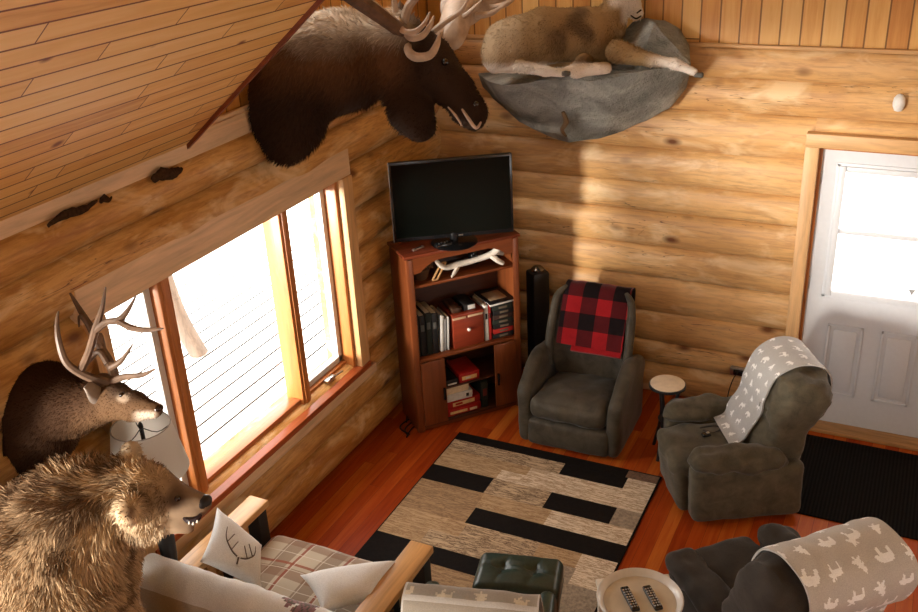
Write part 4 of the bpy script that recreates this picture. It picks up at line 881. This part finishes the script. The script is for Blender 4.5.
def furry(name, V, F, colfn, n, length, width, comb, lift=.35, jit=.25, mat=None, parent=None, clump=0, clip=None, lenfn=None, shade=.35):
    """body skin + blades of fur in one mesh; colfn(P)->rgb; comb(P,N)->direction hairs lie along"""
    if clip is not None: V = clip(V)
    N, fn, ar = normals(V, F); colV = colfn(V)
    pr = ar/ar.sum(); fi = rs.choice(len(F), n, p=pr); uv = rs.rand(n, 2)
    q = V[F[fi]]; u = uv[:, :1]; v = uv[:, 1:]; P = q[:, 0]*(1-u)*(1-v)+q[:, 1]*u*(1-v)+q[:, 2]*u*v+q[:, 3]*(1-u)*v
    Nn = fn[fi]; C0 = colfn(P); cb = comb(P, Nn); cb = cb-(cb*Nn).sum(1)[:, None]*Nn; cb /= np.linalg.norm(cb, axis=1)[:, None]+1e-9
    d = cb+Nn*lift+rs.randn(n, 3)*jit
    if clump:
        cn = np.stack([vnoise(P, clump, s) for s in (0, 31, 67)], 1); d += cn*.9
    d /= np.linalg.norm(d, axis=1)[:, None]
    side = np.cross(d, Nn+rs.randn(n, 3)*.3); side /= np.linalg.norm(side, axis=1)[:, None]+1e-9
    L = length*(.6+.6*rs.rand(n, 1))
    if lenfn is not None: L = L*lenfn(P)[:, None]
    w_ = width*(.6+.7*rs.rand(n, 1))
    b0, b1 = P-side*w_/2-Nn*.002, P+side*w_/2-Nn*.002; mid = P+d*L*.55; m0, m1 = mid-side*w_*.4, mid+side*w_*.4
    tip = P+d*L+np.array([0, 0, -.12])*L
    if lenfn is not None:
        kp = L[:, 0] > length*.22; b0, b1, m0, m1, tip, C0 = b0[kp], b1[kp], m0[kp], m1[kp], tip[kp], C0[kp]; n = int(kp.sum())
    base = len(V); VV = np.concatenate([V, np.stack([b0, b1, m1, m0, tip], 1).reshape(-1, 3)])
    var = 1+shade*(rs.rand(n, 1)-.5); Cb = np.clip(C0*var, 0, 1)
    CC = np.concatenate([colV, np.stack([Cb*.8, Cb*.8, Cb, Cb, np.clip(Cb*1.2, 0, 1)], 1).reshape(-1, 3)])
    i0 = base+5*np.arange(n); quads = np.stack([i0, i0+1, i0+2, i0+3], 1); tris = np.stack([i0+3, i0+2, i0+4], 1)
    if clip is not None: VV = clip(VV)
    me = bpy.data.meshes.new(name)
    nl = len(F)*4+len(quads)*4+len(tris)*3; npoly = len(F)+len(quads)+len(tris)
    me.vertices.add(len(VV)); me.vertices.foreach_set('co', VV.astype(np.float32).ravel())
    me.loops.add(nl); me.loops.foreach_set('vertex_index', np.concatenate([F.ravel(), quads.ravel(), tris.ravel()]).astype(np.int32))
    me.polygons.add(npoly); st_ = np.concatenate([np.arange(len(F)+len(quads))*4, (len(F)+len(quads))*4+3*np.arange(len(tris))]).astype(np.int32)
    me.polygons.foreach_set('loop_start', st_)
    me.polygons.foreach_set('use_smooth', np.ones(npoly, bool))
    me.update(calc_edges=True); me.validate()
    ca = me.color_attributes.new('Col', 'FLOAT_COLOR', 'POINT'); ca.data.foreach_set('color', np.concatenate([CC, np.ones((len(CC), 1))], 1).astype(np.float32).ravel())
    return link(name, me, mat, parent)
def px(lst, mpp=None):
    """(u, v, depth, radius_px, u2, v2, depth2, radius_px2) -> prims"""
    return [(atd(a[0], a[1], a[2]), a[3]*a[2]/FPX, atd(a[4], a[5], a[6]), a[7]*a[6]/FPX) for a in lst]
def prj(P):
    d = P-CAM; z = d@_F; return 459+FPX*(d@_R)/z, 306-FPX*(d@_U)/z
def smooth(a, b, x): t = np.clip((x-a)/(b-a), 0, 1); return t*t*(3-2*t)
def dist(P, q): return np.linalg.norm(P-np.array(q), axis=1)
furm = vcol('animal_coat', .8, .0, spec=.08)
def ball(name, c, r, mt, par, sc=(1, 1, 1)):
    bm = B(); bmesh.ops.create_icosphere(bm, subdivisions=3, radius=r)
    for v in bm.verts: v.co = Vector((v.co.x*sc[0], v.co.y*sc[1], v.co.z*sc[2]))+Vector(c)
    return obj(name, bm, mt, par)
def ear(name, root, tip, wdir, w_, mt, par, mt2=None):
    """cupped leaf shaped ear"""
    root, tip, wdir = Vector(root), Vector(tip), Vector(wdir).normalized(); ax = tip-root; nz = ax.cross(wdir).normalized(); bm = B(); rings = []
    for i in range(11):
        t = i/10; wd = w_*(math.sin(math.pi*min(1, t*.85+.15))**.8)*(1 if t < .98 else .2); p = root+ax*t; ring = []
        for j in range(14):
            a = 2*math.pi*j/14; x = math.cos(a)*wd; y = math.sin(a)*.12*w_+ (x/w_)**2*w_*.55
            ring.append(p+wdir*x+nz*y)
        rings.append(ring)
    loft(bm, rings); return obj(name, bm, mt, par)
hornm = plain('antler_brown', (.13, .075, .045), .5, .4, var=.35, scale=18); hornp = plain('antler_pale', (.46, .33, .23), .5, .4, var=.22, scale=14)
eyem = plain('glass_eye', (.012, .007, .005), .08, .6)
# vertical direction helpers
RIGHT = np.array([1., 0, 0])

# --- moose shoulder mount, left wall
def dm(u): return 5.52-(u-240)*.0004
L = []
for a in ((292, 82, 50, 340, 62, 47), (340, 62, 47, 395, 50, 35), (395, 48, 34, 428, 62, 25), (428, 62, 25, 455, 88, 17), (455, 90, 17, 474, 112, 14), (436, 78, 18, 462, 104, 11), (462, 115, 9, 474, 122, 8),
          (276, 118, 34, 288, 143, 20), (300, 62, 44, 330, 58, 44), (270, 95, 36, 290, 120, 34), (402, 94, 17, 412, 112, 20), (412, 112, 20, 420, 126, 16), (415, 88, 14, 400, 80, 20)):
    L.append((a[0], a[1], dm(a[0]), a[2], a[3], a[4], dm(a[3]), a[5]))
V, F = sdf_mesh(px(L), .014, .05)
def mcol(P):
    u, v = prj(P); n_ = vnoise(P, 7)
    c = np.tile(np.array([.032, .017, .010]), (len(P), 1))
    gr = smooth(62, 22, v+n_*12)*smooth(425, 395, u)*smooth(235, 262, u); c = c+(np.array([.70, .56, .42])-c)*(gr*.95)[:, None]
    md = smooth(110, 60, v+n_*12)*smooth(420, 390, u); c = c+(np.array([.13, .058, .024])-c)*(md*(1-gr)*.8)[:, None]
    fc = smooth(418, 432, u)*smooth(95, 60, v)*.8; c = c+(np.array([.055, .032, .020])-c)*fc[:, None]
    return c
def mclip(V): V = V.copy(); V[:, 0] = np.maximum(V[:, 0], .06); return V
mo = thing('mounted_moose', 'big dark brown moose shoulder mount with palmed antlers high on the window wall', 'mounted animal', (.06, -1.7, 2.75))
def keep(o, par):
    o.parent = par; o.matrix_parent_inverse = Matrix.LocRotScale(par.location, par.rotation_euler, None).inverted(); return o
keep(furry('body', V, F, mcol, 26000, .050, .006, lambda P, N: np.tile(np.array([-.75, 0, -.65]), (len(P), 1)), .30, .22, furm, None, 5, mclip, lambda P: np.where(P[:, 0] > .80, .35, 1.)), mo)
for u, v, d in ((445, 62, dm(445)-.13),): keep(ball('eye', atd(u, v, d), .02, eyem, None), mo)
keep(ear('ear', atd(404, 42, 5.42), atd(400, 0, 5.40), _R, .045, plain('moose_ear', (.14, .085, .05)), None), mo)
keep(ear('ear', atd(432, 40, 5.66), atd(450, 12, 5.75), _R, .04, plain('moose_ear_far', (.14, .085, .05)), None), mo)
bm = B(); tube(bm, [atd(462, 109, 5.33), atd(468, 118, 5.33), atd(476, 128, 5.34), atd(481, 122, 5.36)], [.006, .010, .010, .005], 8); tube(bm, [atd(448, 107, 5.36), atd(456, 116, 5.34), atd(462, 126, 5.34)], [.004, .007, .004], 6); keep(obj('lip', bm, plain('pale_lip', (.48, .33, .24))), mo)
bm = B()
for q in ((483, 112, 5.40), (476, 104, 5.30)): bmesh.ops.create_icosphere(bm, subdivisions=2, radius=.016, matrix=Matrix.Translation(atd(*q)))
keep(obj('nostril', bm, eyem), mo)
# near antler: beam going up-left plus brow tines, palm above the frame
def T(bm, pts, rad, n=8): tube(bm, [atd(*p) for p in pts], rad, n)
bm = B()
T(bm, [(424, 50, 5.45), (412, 40, 5.38), (392, 24, 5.2), (362, 2, 5.05), (335, -18, 4.95)], [.040, .036, .040, .048, .055])
def palm(bm, pts, dths, th, tines, nrm=None):
    P = catmull([atd(u, v, d) for (u, v), d in zip(pts, dths)], 3, True); c = sum(P, Vector())/len(P); f = Vector(_F)*th
    rings = []
    for s, o_ in ((.0, .0), (.55, .0), (.93, .25), (1, .5), (.93, .75), (.55, 1.0), (.0, 1.0)):
        rings.append([c+(p-c)*max(s, .01)+f*(o_-.5)+Vector(_F)*.09*(s*s) for p in P])
    loft(bm, rings)
    for tn in tines: T(bm, tn[0], tn[1])
palm(bm, [(345, -5), (318, -20), (262, -58), (225, -110), (262, -135), (320, -112), (352, -50)], [4.98, 4.95, 4.85, 4.8, 4.8, 4.85, 4.95], .03,
     [([(262, -58, 4.85), (238, -58, 4.8), (215, -72, 4.75)], [.02, .016, .004]), ([(230, -105, 4.8), (208, -112, 4.75), (190, -130, 4.7)], [.02, .016, .004]), ([(262, -135, 4.8), (250, -158, 4.75)], [.02, .004]), ([(310, -112, 4.85), (312, -150, 4.8)], [.02, .004])])
o = obj('antler', bm, hornm); o['label'] = 'near brown antler'; keep(o, mo)
bm = B()
T(bm, [(410, 38, 5.34), (408, 50, 5.26), (416, 57, 5.22), (430, 55, 5.20), (437, 44, 5.2), (440, 32, 5.22)], [.02, .024, .026, .024, .018, .006])
T(bm, [(404, 30, 5.3), (410, 38, 5.24), (422, 36, 5.2), (430, 26, 5.2), (434, 16, 5.2)], [.016, .018, .018, .014, .005])
T(bm, [(398, 18, 5.28), (402, 30, 5.22), (414, 32, 5.18), (424, 24, 5.18), (430, 12, 5.18)], [.016, .018, .016, .012, .004])
T(bm, [(396, 12, 5.3), (394, -4, 5.26), (398, -20, 5.22)], [.018, .015, .006]); T(bm, [(404, 22, 5.3), (410, 4, 5.26), (424, -8, 5.2)], [.026, .026, .016])
keep(obj('brow_tine', bm, hornp), mo)
# far antler: pale palm spreading to the right
bm = B(); T(bm, [(430, 48, 5.55), (440, 34, 5.60), (456, 18, 5.66), (474, 4, 5.7)], [.038, .036, .042, .04])
palm(bm, [(432, 44), (446, 47), (459, 44), (468, 30), (474, 8), (488, -14), (470, -30), (448, -8), (438, 22)], [5.52, 5.5, 5.5, 5.54, 5.6, 5.7, 5.75, 5.68, 5.58], .03, [])
palm(bm, [(440, 6), (452, 24), (470, 22), (490, 8), (512, -8), (528, -26), (505, -60), (466, -46), (446, -18)], [5.66, 5.66, 5.7, 5.76, 5.84, 5.9, 5.95, 5.85, 5.72], .035,
     [([(462, 18, 5.62), (470, 12, 5.55), (482, 0, 5.5)], [.020, .014, .004]), ([(476, 16, 5.72), (492, 13, 5.68), (508, 2, 5.66)], [.022, .016, .004]), ([(490, 8, 5.76), (506, 4, 5.72), (522, -8, 5.7)], [.022, .016, .004]),
      ([(505, -6, 5.84), (520, -14, 5.8), (538, -30, 5.8)], [.022, .016, .004]), ([(430, 34, 5.48), (445, 22, 5.42), (462, 10, 5.38), (470, -6, 5.36)], [.018, .018, .014, .004])])
o = obj('antler', bm, hornp); o['label'] = 'far pale antler'; keep(o, mo)

# --- deer shoulder mount, left wall under the log seam
dd = lambda u: 4.40-(u-20)*.0035
L = []
for a in ((28, 432, 44, 40, 405, 44), (40, 405, 46, 72, 405, 30), (20, 440, 40, 45, 432, 32), (72, 406, 30, 98, 404, 21), (98, 402, 20, 116, 398, 15), (116, 399, 15, 135, 404, 12), (135, 404, 11, 156, 409, 6.5), (112, 408, 12, 140, 413, 6), (132, 412, 8, 154, 412, 5)):
    L.append((a[0], a[1], dd(a[0]), a[2], a[3], a[4], dd(a[3]), a[5]))
V, F = sdf_mesh(px(L), .009, .03)
nose_p = atd(160, 408, dd(160)); eye_p = atd(122, 395, dd(122)-.06)
def dcol(P):
    u, v = prj(P); n_ = vnoise(P, 14)
    c = np.tile(np.array([.040, .018, .008]), (len(P), 1))
    hd = smooth(78, 108, u+n_*6); c = c+(np.array([.095, .050, .024])-c)*hd[:, None]
    th = smooth(402, 430, v)*smooth(60, 82, u)*smooth(132, 105, u); c = c+(np.array([.15, .078, .038])-c)*(th*.6)[:, None]
    bl = smooth(405, 392, v)*smooth(100, 118, u)*smooth(158, 140, u); c = c+(np.array([.085, .055, .038])-c)*(bl*.8)[:, None]
    mz = smooth(410, 413.5, v)*smooth(130, 142, u)*smooth(161, 156, u); c = c+(np.array([.55, .43, .33])-c)*(mz*.8)[:, None]
    er = smooth(8, 4, np.hypot(u-123, (v-398)*1.4)); c = c+(np.array([.42, .31, .22])-c)*(er*.6)[:, None]
    return c
def dclip(V): V = V.copy(); V[:, 0] = np.maximum(V[:, 0], .06); return V
de = thing('mounted_deer', 'brown deer head with branching antlers mounted left of the window', 'mounted animal', (.06, -4.05, 1.75))
keep(furry('body', V, F, dcol, 22000, .020, .003, lambda P, N: np.tile(np.array([-.8, 0, -.5]), (len(P), 1)), .25, .2, furm, None, 0, dclip, lambda P: np.where(P[:, 0] > .45, .5, 1.)), de)
keep(ball('eye', eye_p, .012, eyem, None), de); keep(ball('nose', atd(158.5, 408, dd(158)), .017, eyem, None, (1.1, 1.3, .9)), de)
bm = B(); T(bm, [(141, 416, dd(141)-.02), (149, 416.5, dd(150)-.02), (156, 414, dd(156)-.01)], [.003, .004, .003], 6); keep(obj('mouth_line', bm, eyem), de)
dear = plain('deer_ear', (.30, .235, .19), .8)
keep(ear('ear', atd(106, 397, 4.05), atd(84, 388, 3.95), _U, .045, dear, None), de); keep(ear('ear', atd(110, 384, 4.2), atd(96, 376, 4.3), _U, .03, dear, None), de)
bm = B(); a0 = 4.06
T(bm, [(112, 384, a0), (100, 381, a0-.02), (82, 374, a0-.05), (66, 362, a0-.08), (58.5, 340, a0-.10), (57, 322, a0-.1), (58.5, 311, a0-.1)], [.022, .021, .019, .016, .013, .009, .003])
T(bm, [(80, 372, a0-.05), (89, 352, a0-.06), (96, 328, a0-.08), (102, 308, a0-.1), (105.5, 287, a0-.12)], [.018, .017, .017, .011, .003])
T(bm, [(96, 330, a0-.08), (107, 322, a0-.1), (119, 320, a0-.12), (128, 310, a0-.13), (136, 296, a0-.14)], [.016, .014, .015, .010, .003]); T(bm, [(118, 321, a0-.12), (132, 328, a0-.16), (148, 330, a0-.2), (163, 328.5, a0-.24)], [.014, .014, .011, .003])
T(bm, [(108, 383, a0), (124, 377, a0-.04), (142, 375, a0-.08), (155, 369, a0-.1)], [.016, .014, .011, .003]); T(bm, [(110, 368, a0-.02), (121, 361, a0-.03), (133, 344, a0-.04)], [.014, .011, .003])
o = obj('antler', bm, hornm); keep(o, de)
bm = B(); a1 = 4.24
T(bm, [(116, 384, a1-.1), (112, 368, a1), (102, 350, a1+.04), (92, 330, a1+.06), (80, 310, a1+.08), (70, 293, a1+.08)], [.022, .024, .021, .019, .013, .005])
T(bm, [(108, 364, a1), (98, 352, a1+.02), (84, 366, a1+.02)], [.016, .014, .012]); T(bm, [(90, 328, a1+.06), (80, 316, a1+.03), (79, 327, a1)], [.012, .008, .003]); T(bm, [(104, 352, a1+.04), (100, 335, a1+.06), (96, 345, a1+.1)], [.014, .012, .01])
keep(obj('antler', bm, hornm), de)

# --- bear, full body standing upright behind the sofa
db = 3.86
L = []
for a in ((132, 487, 3.86, 28, 150, 491, 3.84, 25), (144, 512, 3.82, 28, 138, 500, 3.84, 30), (150, 492, 3.84, 25, 172, 500, 3.82, 18), (172, 501, 3.82, 18, 194, 506, 3.80, 12.5), (194, 504, 3.80, 11.5, 203, 503, 3.79, 8),
          (158, 516, 3.82, 18, 188, 528, 3.81, 6.5), (112, 502, 3.87, 38, 84, 520, 3.9, 54), (84, 522, 3.9, 60, 62, 560, 3.92, 78), (62, 530, 3.92, 58, 20, 560, 3.95, 68), (66, 560, 3.9, 66, 58, 640, 3.9, 72), (104, 545, 3.86, 20, 66, 600, 3.88, 56),
          (131, 451, 3.93, 10.5, 130, 464, 3.92, 12), (128, 513, 3.63, 13, 134, 505, 3.74, 12)):
    L.append(a)
pr_ = px(L); hip = atd(40, 640, 3.95)
gx, gy = float(hip.x), float(hip.y)
body_top = atd(58, 600, 3.9)
pr_ += [(body_top, .28, Vector((gx-.05, gy-.02, .85)), .33), (Vector((gx-.05, gy-.02, .85)), .33, Vector((gx-.10, gy-.02, .60)), .30)]
for sy in (-.18, .18): pr_ += [(Vector((gx-.08, gy+sy, .62)), .19, Vector((gx-.02, gy+sy*1.15, .30)), .13), (Vector((gx-.02, gy+sy*1.15, .30)), .12, Vector((gx-.04, gy+sy*1.15, .08)), .09), (Vector((gx-.06, gy+sy*1.15, .06)), .07, Vector((gx+.13, gy+sy*1.2, .05)), .06)]
# forelegs hanging in front, below the frame
for sy, q in ((-.22, .0), (.18, .0)): pr_ += [(Vector((gx+.16, gy+sy, 1.15)), .13, Vector((gx+.30, gy+sy, .92)), .09), (Vector((gx+.30, gy+sy, .92)), .085, Vector((gx+.42, gy+sy*.9, .84)), .065)]
V, F = sdf_mesh(pr_, .018, .045)
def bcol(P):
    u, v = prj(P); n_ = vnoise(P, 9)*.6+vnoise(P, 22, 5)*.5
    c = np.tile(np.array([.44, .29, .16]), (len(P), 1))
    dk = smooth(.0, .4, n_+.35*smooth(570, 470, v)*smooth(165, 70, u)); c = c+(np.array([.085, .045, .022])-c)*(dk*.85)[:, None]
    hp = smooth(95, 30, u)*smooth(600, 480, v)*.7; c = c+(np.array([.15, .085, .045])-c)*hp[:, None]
    sn = smooth(160, 178, u)*.8; c = c+(np.array([.19, .125, .08])-c)*sn[:, None]
    ck = smooth(34, 12, np.hypot(u-152, v-528)); c = c+(np.array([.62, .47, .31])-c)*(ck*.6)[:, None]
    ey = smooth(13, 5, np.hypot((u-176), (v-497)*.8)); c = c+(np.array([.07, .045, .03])-c)*(ey*.75)[:, None]
    ei = smooth(9, 4, np.hypot(u-130, v-513)); c = c+(np.array([.12, .06, .03])-c)*(ei*.6)[:, None]; rm = smooth(17, 13, np.hypot(u-128, v-513))*smooth(8, 11, np.hypot(u-128, v-513)); c = c+(np.array([.60, .44, .28])-c)*(rm*.7)[:, None]; fe = smooth(14, 10, np.hypot(u-131, v-450)); c = c+(np.array([.55, .42, .28])-c)*(fe*.7)[:, None]
    return np.clip(c, .01, 1)
be = thing('taxidermy_bear', 'blond-brown bear mount standing behind the sofa at the left, jaws slightly open', 'mounted animal', (gx, gy, 0))
def blen(P):
    u, v = prj(P); f = 1-.45*smooth(100, 125, u)*(P[:, 2] > 1.2); f = f*(1-.8*smooth(148, 178, u)*(P[:, 2] > 1.2)); e = np.maximum(smooth(16, 11, np.hypot(u-131, v-450)), smooth(15, 10, np.hypot(u-128, v-513))); return f*(1-.6*e)
def bclip(V): V = V.copy(); V[:, 0] = np.maximum(V[:, 0], .11); V[:, 2] = np.maximum(V[:, 2], .002); return V
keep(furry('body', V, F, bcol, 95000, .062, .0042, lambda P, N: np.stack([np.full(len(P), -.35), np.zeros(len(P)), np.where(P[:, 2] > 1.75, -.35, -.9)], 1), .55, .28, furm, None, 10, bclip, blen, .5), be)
keep(ball('nose', atd(204, 502.5, 3.785), .032, plain('wet_black_nose', (.015, .012, .011), .4, .3), None, (.8, 1.2, .9)), be); keep(ball('eye', atd(177.5, 498.5, 3.745), .012, eyem, None), be)
bm = B(); T(bm, [(184, 518, 3.765), (190, 521, 3.755), (197, 519, 3.755), (201, 514, 3.76)], [.008, .014, .013, .006]); keep(obj('mouth', bm, plain('mouth_dark', (.02, .01, .01), .3)), be)
bm = B()
for u, v in ((189, 523), (193, 523.5), (197, 521.5)): T(bm, [(u, v+1, 3.745), (u+.3, v-1.5, 3.742)], [.005, .002], 6)
keep(obj('teeth', bm, plain('ivory_teeth', (.75, .70, .60), .3)), be)
for sy in (-.22*.9, .18*.9):
    bm = B()
    for j in range(4): tube(bm, [(gx+.46, gy+sy-.035+.023*j, .82), (gx+.50, gy+sy-.035+.023*j, .80), (gx+.52, gy+sy-.035+.023*j, .76)], [.009, .007, .002], 6)
    keep(obj('claws', bm, M['black']), be)

# --- rock ledge with resting sheep on the back wall
k = NT('grey_faux_rock', .8, .2); f1 = k.noise(k.co(), 3.5, 6, .6, .5); f2 = k.noise(k.co(), 40, 4, .7)
c = k.ramp(f1, [(.3, (.13, .135, .12)), (.5, (.29, .29, .26)), (.68, (.50, .49, .44))]); c = k.mix(k.ramp(f2, [(.62, (0, 0, 0)), (.74, (.6, .6, .6))]), c, (.40, .39, .35))
k.col(c); k.bump(k.math('ADD', k.math('MULTIPLY', f2, .5), f1), .9, .05); rockm = k.m
def rock(name, pts, par, sub=3, amp=.03, seed=0):
    bm = B()
    for p in pts: bm.verts.new(p)
    r = bmesh.ops.convex_hull(bm, input=bm.verts)
    for g in r['geom_interior']+r['geom_unused']:
        if isinstance(g, bmesh.types.BMVert) and g.is_valid: bm.verts.remove(g)
    bmesh.ops.triangulate(bm, faces=bm.faces)
    bmesh.ops.subdivide_edges(bm, edges=bm.edges, cuts=5, use_grid_fill=True); bmesh.ops.triangulate(bm, faces=bm.faces)
    for v in bm.verts:
        q = v.co*2.6+Vector((seed, 0, 0)); d = noise.noise_vector(q)*amp+noise.noise_vector(q*3.1)*amp*.45
        v.co += d
        v.co.y = min(v.co.y, -.03)
    return obj(name, bm, rockm, None, angle=28)
ro = thing('rock_ledge', 'grey artificial rock ledge bolted high on the back log wall', 'rock', (1.2, -.05, 2.2))
yf = -.52
rim = [at(484, 78, 'y', -.28), at(500, 84, 'y', -.50), at(535, 80, 'y', -.60), at(590, 82, 'y', -.62), at(640, 72, 'y', -.58), at(690, 66, 'y', -.40), at(692, 62, 'y', -.12), at(480, 72, 'y', -.05)]
low = [at(484, 86, 'y', -.06), at(494, 98, 'y', -.18), at(520, 122, 'y', -.14), at(548, 136, 'y', -.14), at(570, 143, 'y', -.12), at(600, 138, 'y', -.18), at(645, 122, 'y', -.14), at(668, 108, 'y', -.14), at(688, 86, 'y', -.12)]
mid_ = [at(560, 108, 'y', -.42), at(610, 108, 'y', -.44), at(650, 96, 'y', -.40), at(520, 102, 'y', -.38)]
keep(rock('shelf', rim+low+mid_, ro, amp=.022), ro)
up = [at(640, 72, 'y', -.5), at(692, 64, 'y', -.34), at(690, 45, 'y', -.10), at(680, 30, 'y', -.08), at(664, 20, 'y', -.08), at(645, 18, 'y', -.10), at(632, 22, 'y', -.06), at(600, 60, 'y', -.06), at(652, 22, 'y', -.22), at(600, 74, 'y', -.3)]
keep(rock('upright_boulder', up, ro, amp=.018, seed=4), ro)
bm = B(); T(bm, [(563, 112, 6.45), (566, 122, 6.5), (562, 130, 6.6), (566, 136, 6.7)], [.012, .02, .014, .008]); keep(obj('mossy_twig', bm, plain('brown_moss', (.16, .10, .05))), ro)
L = []
sd = 6.34
for a in ((508, 44, 24, 545, 36, 27), (545, 36, 27, 590, 34, 25), (590, 32, 24, 606, 28, 19), (500, 56, 18, 512, 60, 13), (606, 26, 17, 620, 2, 13), (620, 0, 13, 626, -16, 12), (624, -16, 13, 629, 0, 11), (629, 0, 10, 637, 13, 6.5),
          (504, 52, 21, 522, 62, 9), (598, 48, 16, 606, 58, 9)):
    L.append((a[0], a[1], sd, a[2], a[3], a[4], sd, a[5]))
L += [(520, 66, 6.16, 7, 545, 71, 6.10, 4.6), (545, 71, 6.10, 4.6, 562, 73, 6.08, 4.4), (584, 62, 6.2, 9, 577, 70, 6.12, 7), (577, 71, 6.12, 6.5, 606, 68, 6.08, 6), (575, 71, 6.1, 5, 568, 70, 6.1, 4), (618, 52, 6.2, 12, 650, 60, 6.1, 6.5), (650, 60, 6.1, 6, 676, 64, 6.02, 5), (676, 64, 6.02, 5, 694, 72, 5.98, 4.2)]
V, F = sdf_mesh(px(L), .012, .03)
def scol(P):
    u, v = prj(P); n_ = vnoise(P, 8); c = np.tile(np.array([.34, .215, .10]), (len(P), 1))
    dk = smooth(-.1, .4, n_)*smooth(535, 560, u)*smooth(615, 595, u); c = c+(np.array([.10, .065, .04])-c)*(dk*.7)[:, None]
    rp = smooth(530, 508, u); c = c+(np.array([.58, .43, .27])-c)*(rp*.75)[:, None]
    wh = np.maximum(smooth(60, 67, v)*(u < 600), smooth(640, 668, u)*smooth(50, 60, v)); wh = np.maximum(wh, smooth(12, 2, v)*smooth(606, 616, u)); wh = np.maximum(wh, smooth(618, 626, u)*smooth(26, 20, v))
    wh = np.maximum(wh, smooth(62, 68, v)*smooth(640, 610, u)*smooth(560, 570, u)*.8)
    c = c+(np.array([.85, .76, .66])-c)*(wh*.95)[:, None]; return c
sh_ = thing('taxidermy_sheep', 'tan wild sheep with white legs and muzzle lying on the rock ledge', 'mounted animal', atd(560, 72, sd))
keep(furry('body', V, F, scol, 22000, .022, .005, lambda P, N: np.tile(np.array([-.7, -.1, -.6]), (len(P), 1)), .3, .25, furm, None, 8, lambda V: np.stack([V[:, 0], np.minimum(V[:, 1], -.045), V[:, 2]], 1), lambda P: np.where(P[:, 2] < 2.62, .4, 1.)), sh_)
for q in ((699, 75, 5.97), (566, 73.5, 6.06)):
    bm = B(); sbox(bm, atd(*q), (.055, .035, .03), .010, 5); keep(obj('hoof', bm, plain('grey_hoof', (.10, .095, .08))), sh_)
bm = B(); T(bm, [(631, 15.5, 6.27), (636, 18.5, 6.25), (641, 16, 6.27)], [.004, .006, .004], 6); keep(obj('mouth_line', bm, eyem), sh_)
bm = B(); T(bm, [(637, 13, 6.27), (641, 10, 6.29)], [.005, .006], 6); keep(obj('nostril', bm, eyem), sh_)
keep(ball('eye', atd(632, -12, 6.26), .015, eyem, None), sh_)
for s, q in ((1, 6.24), (-1, 6.5)):
    bm = B(); T(bm, [(622, -24, q), (612, -34, q), (600, -32, q), (594, -20, q)], [.03, .026, .018, .006]); keep(obj('horn', bm, hornp), sh_)
    keep(ear('ear', atd(616, -14, q), atd(602, -10, q-.05*s), _U, .025, dear, None), sh_)

# bark scars left on the eave log
scar = plain('bark_remnant', (.045, .022, .010), .8, .1, var=.5, scale=60)
for (u0, v0, u1, v1, rr) in ((152, 181, 182, 168, .035), (48, 226, 98, 200, .022), (100, 203, 112, 196, .018)):
    a, b = at(u0, v0, 'x', .075), at(u1, v1, 'x', .075); bm = B()
    tube(bm, [a, a.lerp(b, .35)+Vector((0, 0, .012)), a.lerp(b, .7)-Vector((0, 0, .008)), b], [rr*.3, rr, rr*.8, rr*.25], 10)
    for v in bm.verts: v.co += noise.noise_vector(v.co*40)*.010; v.co.x = .075+(v.co.x-.075)*.5
    o = obj('bark_scar', bm, scar); o.parent = bpy.data.objects['wall_left']
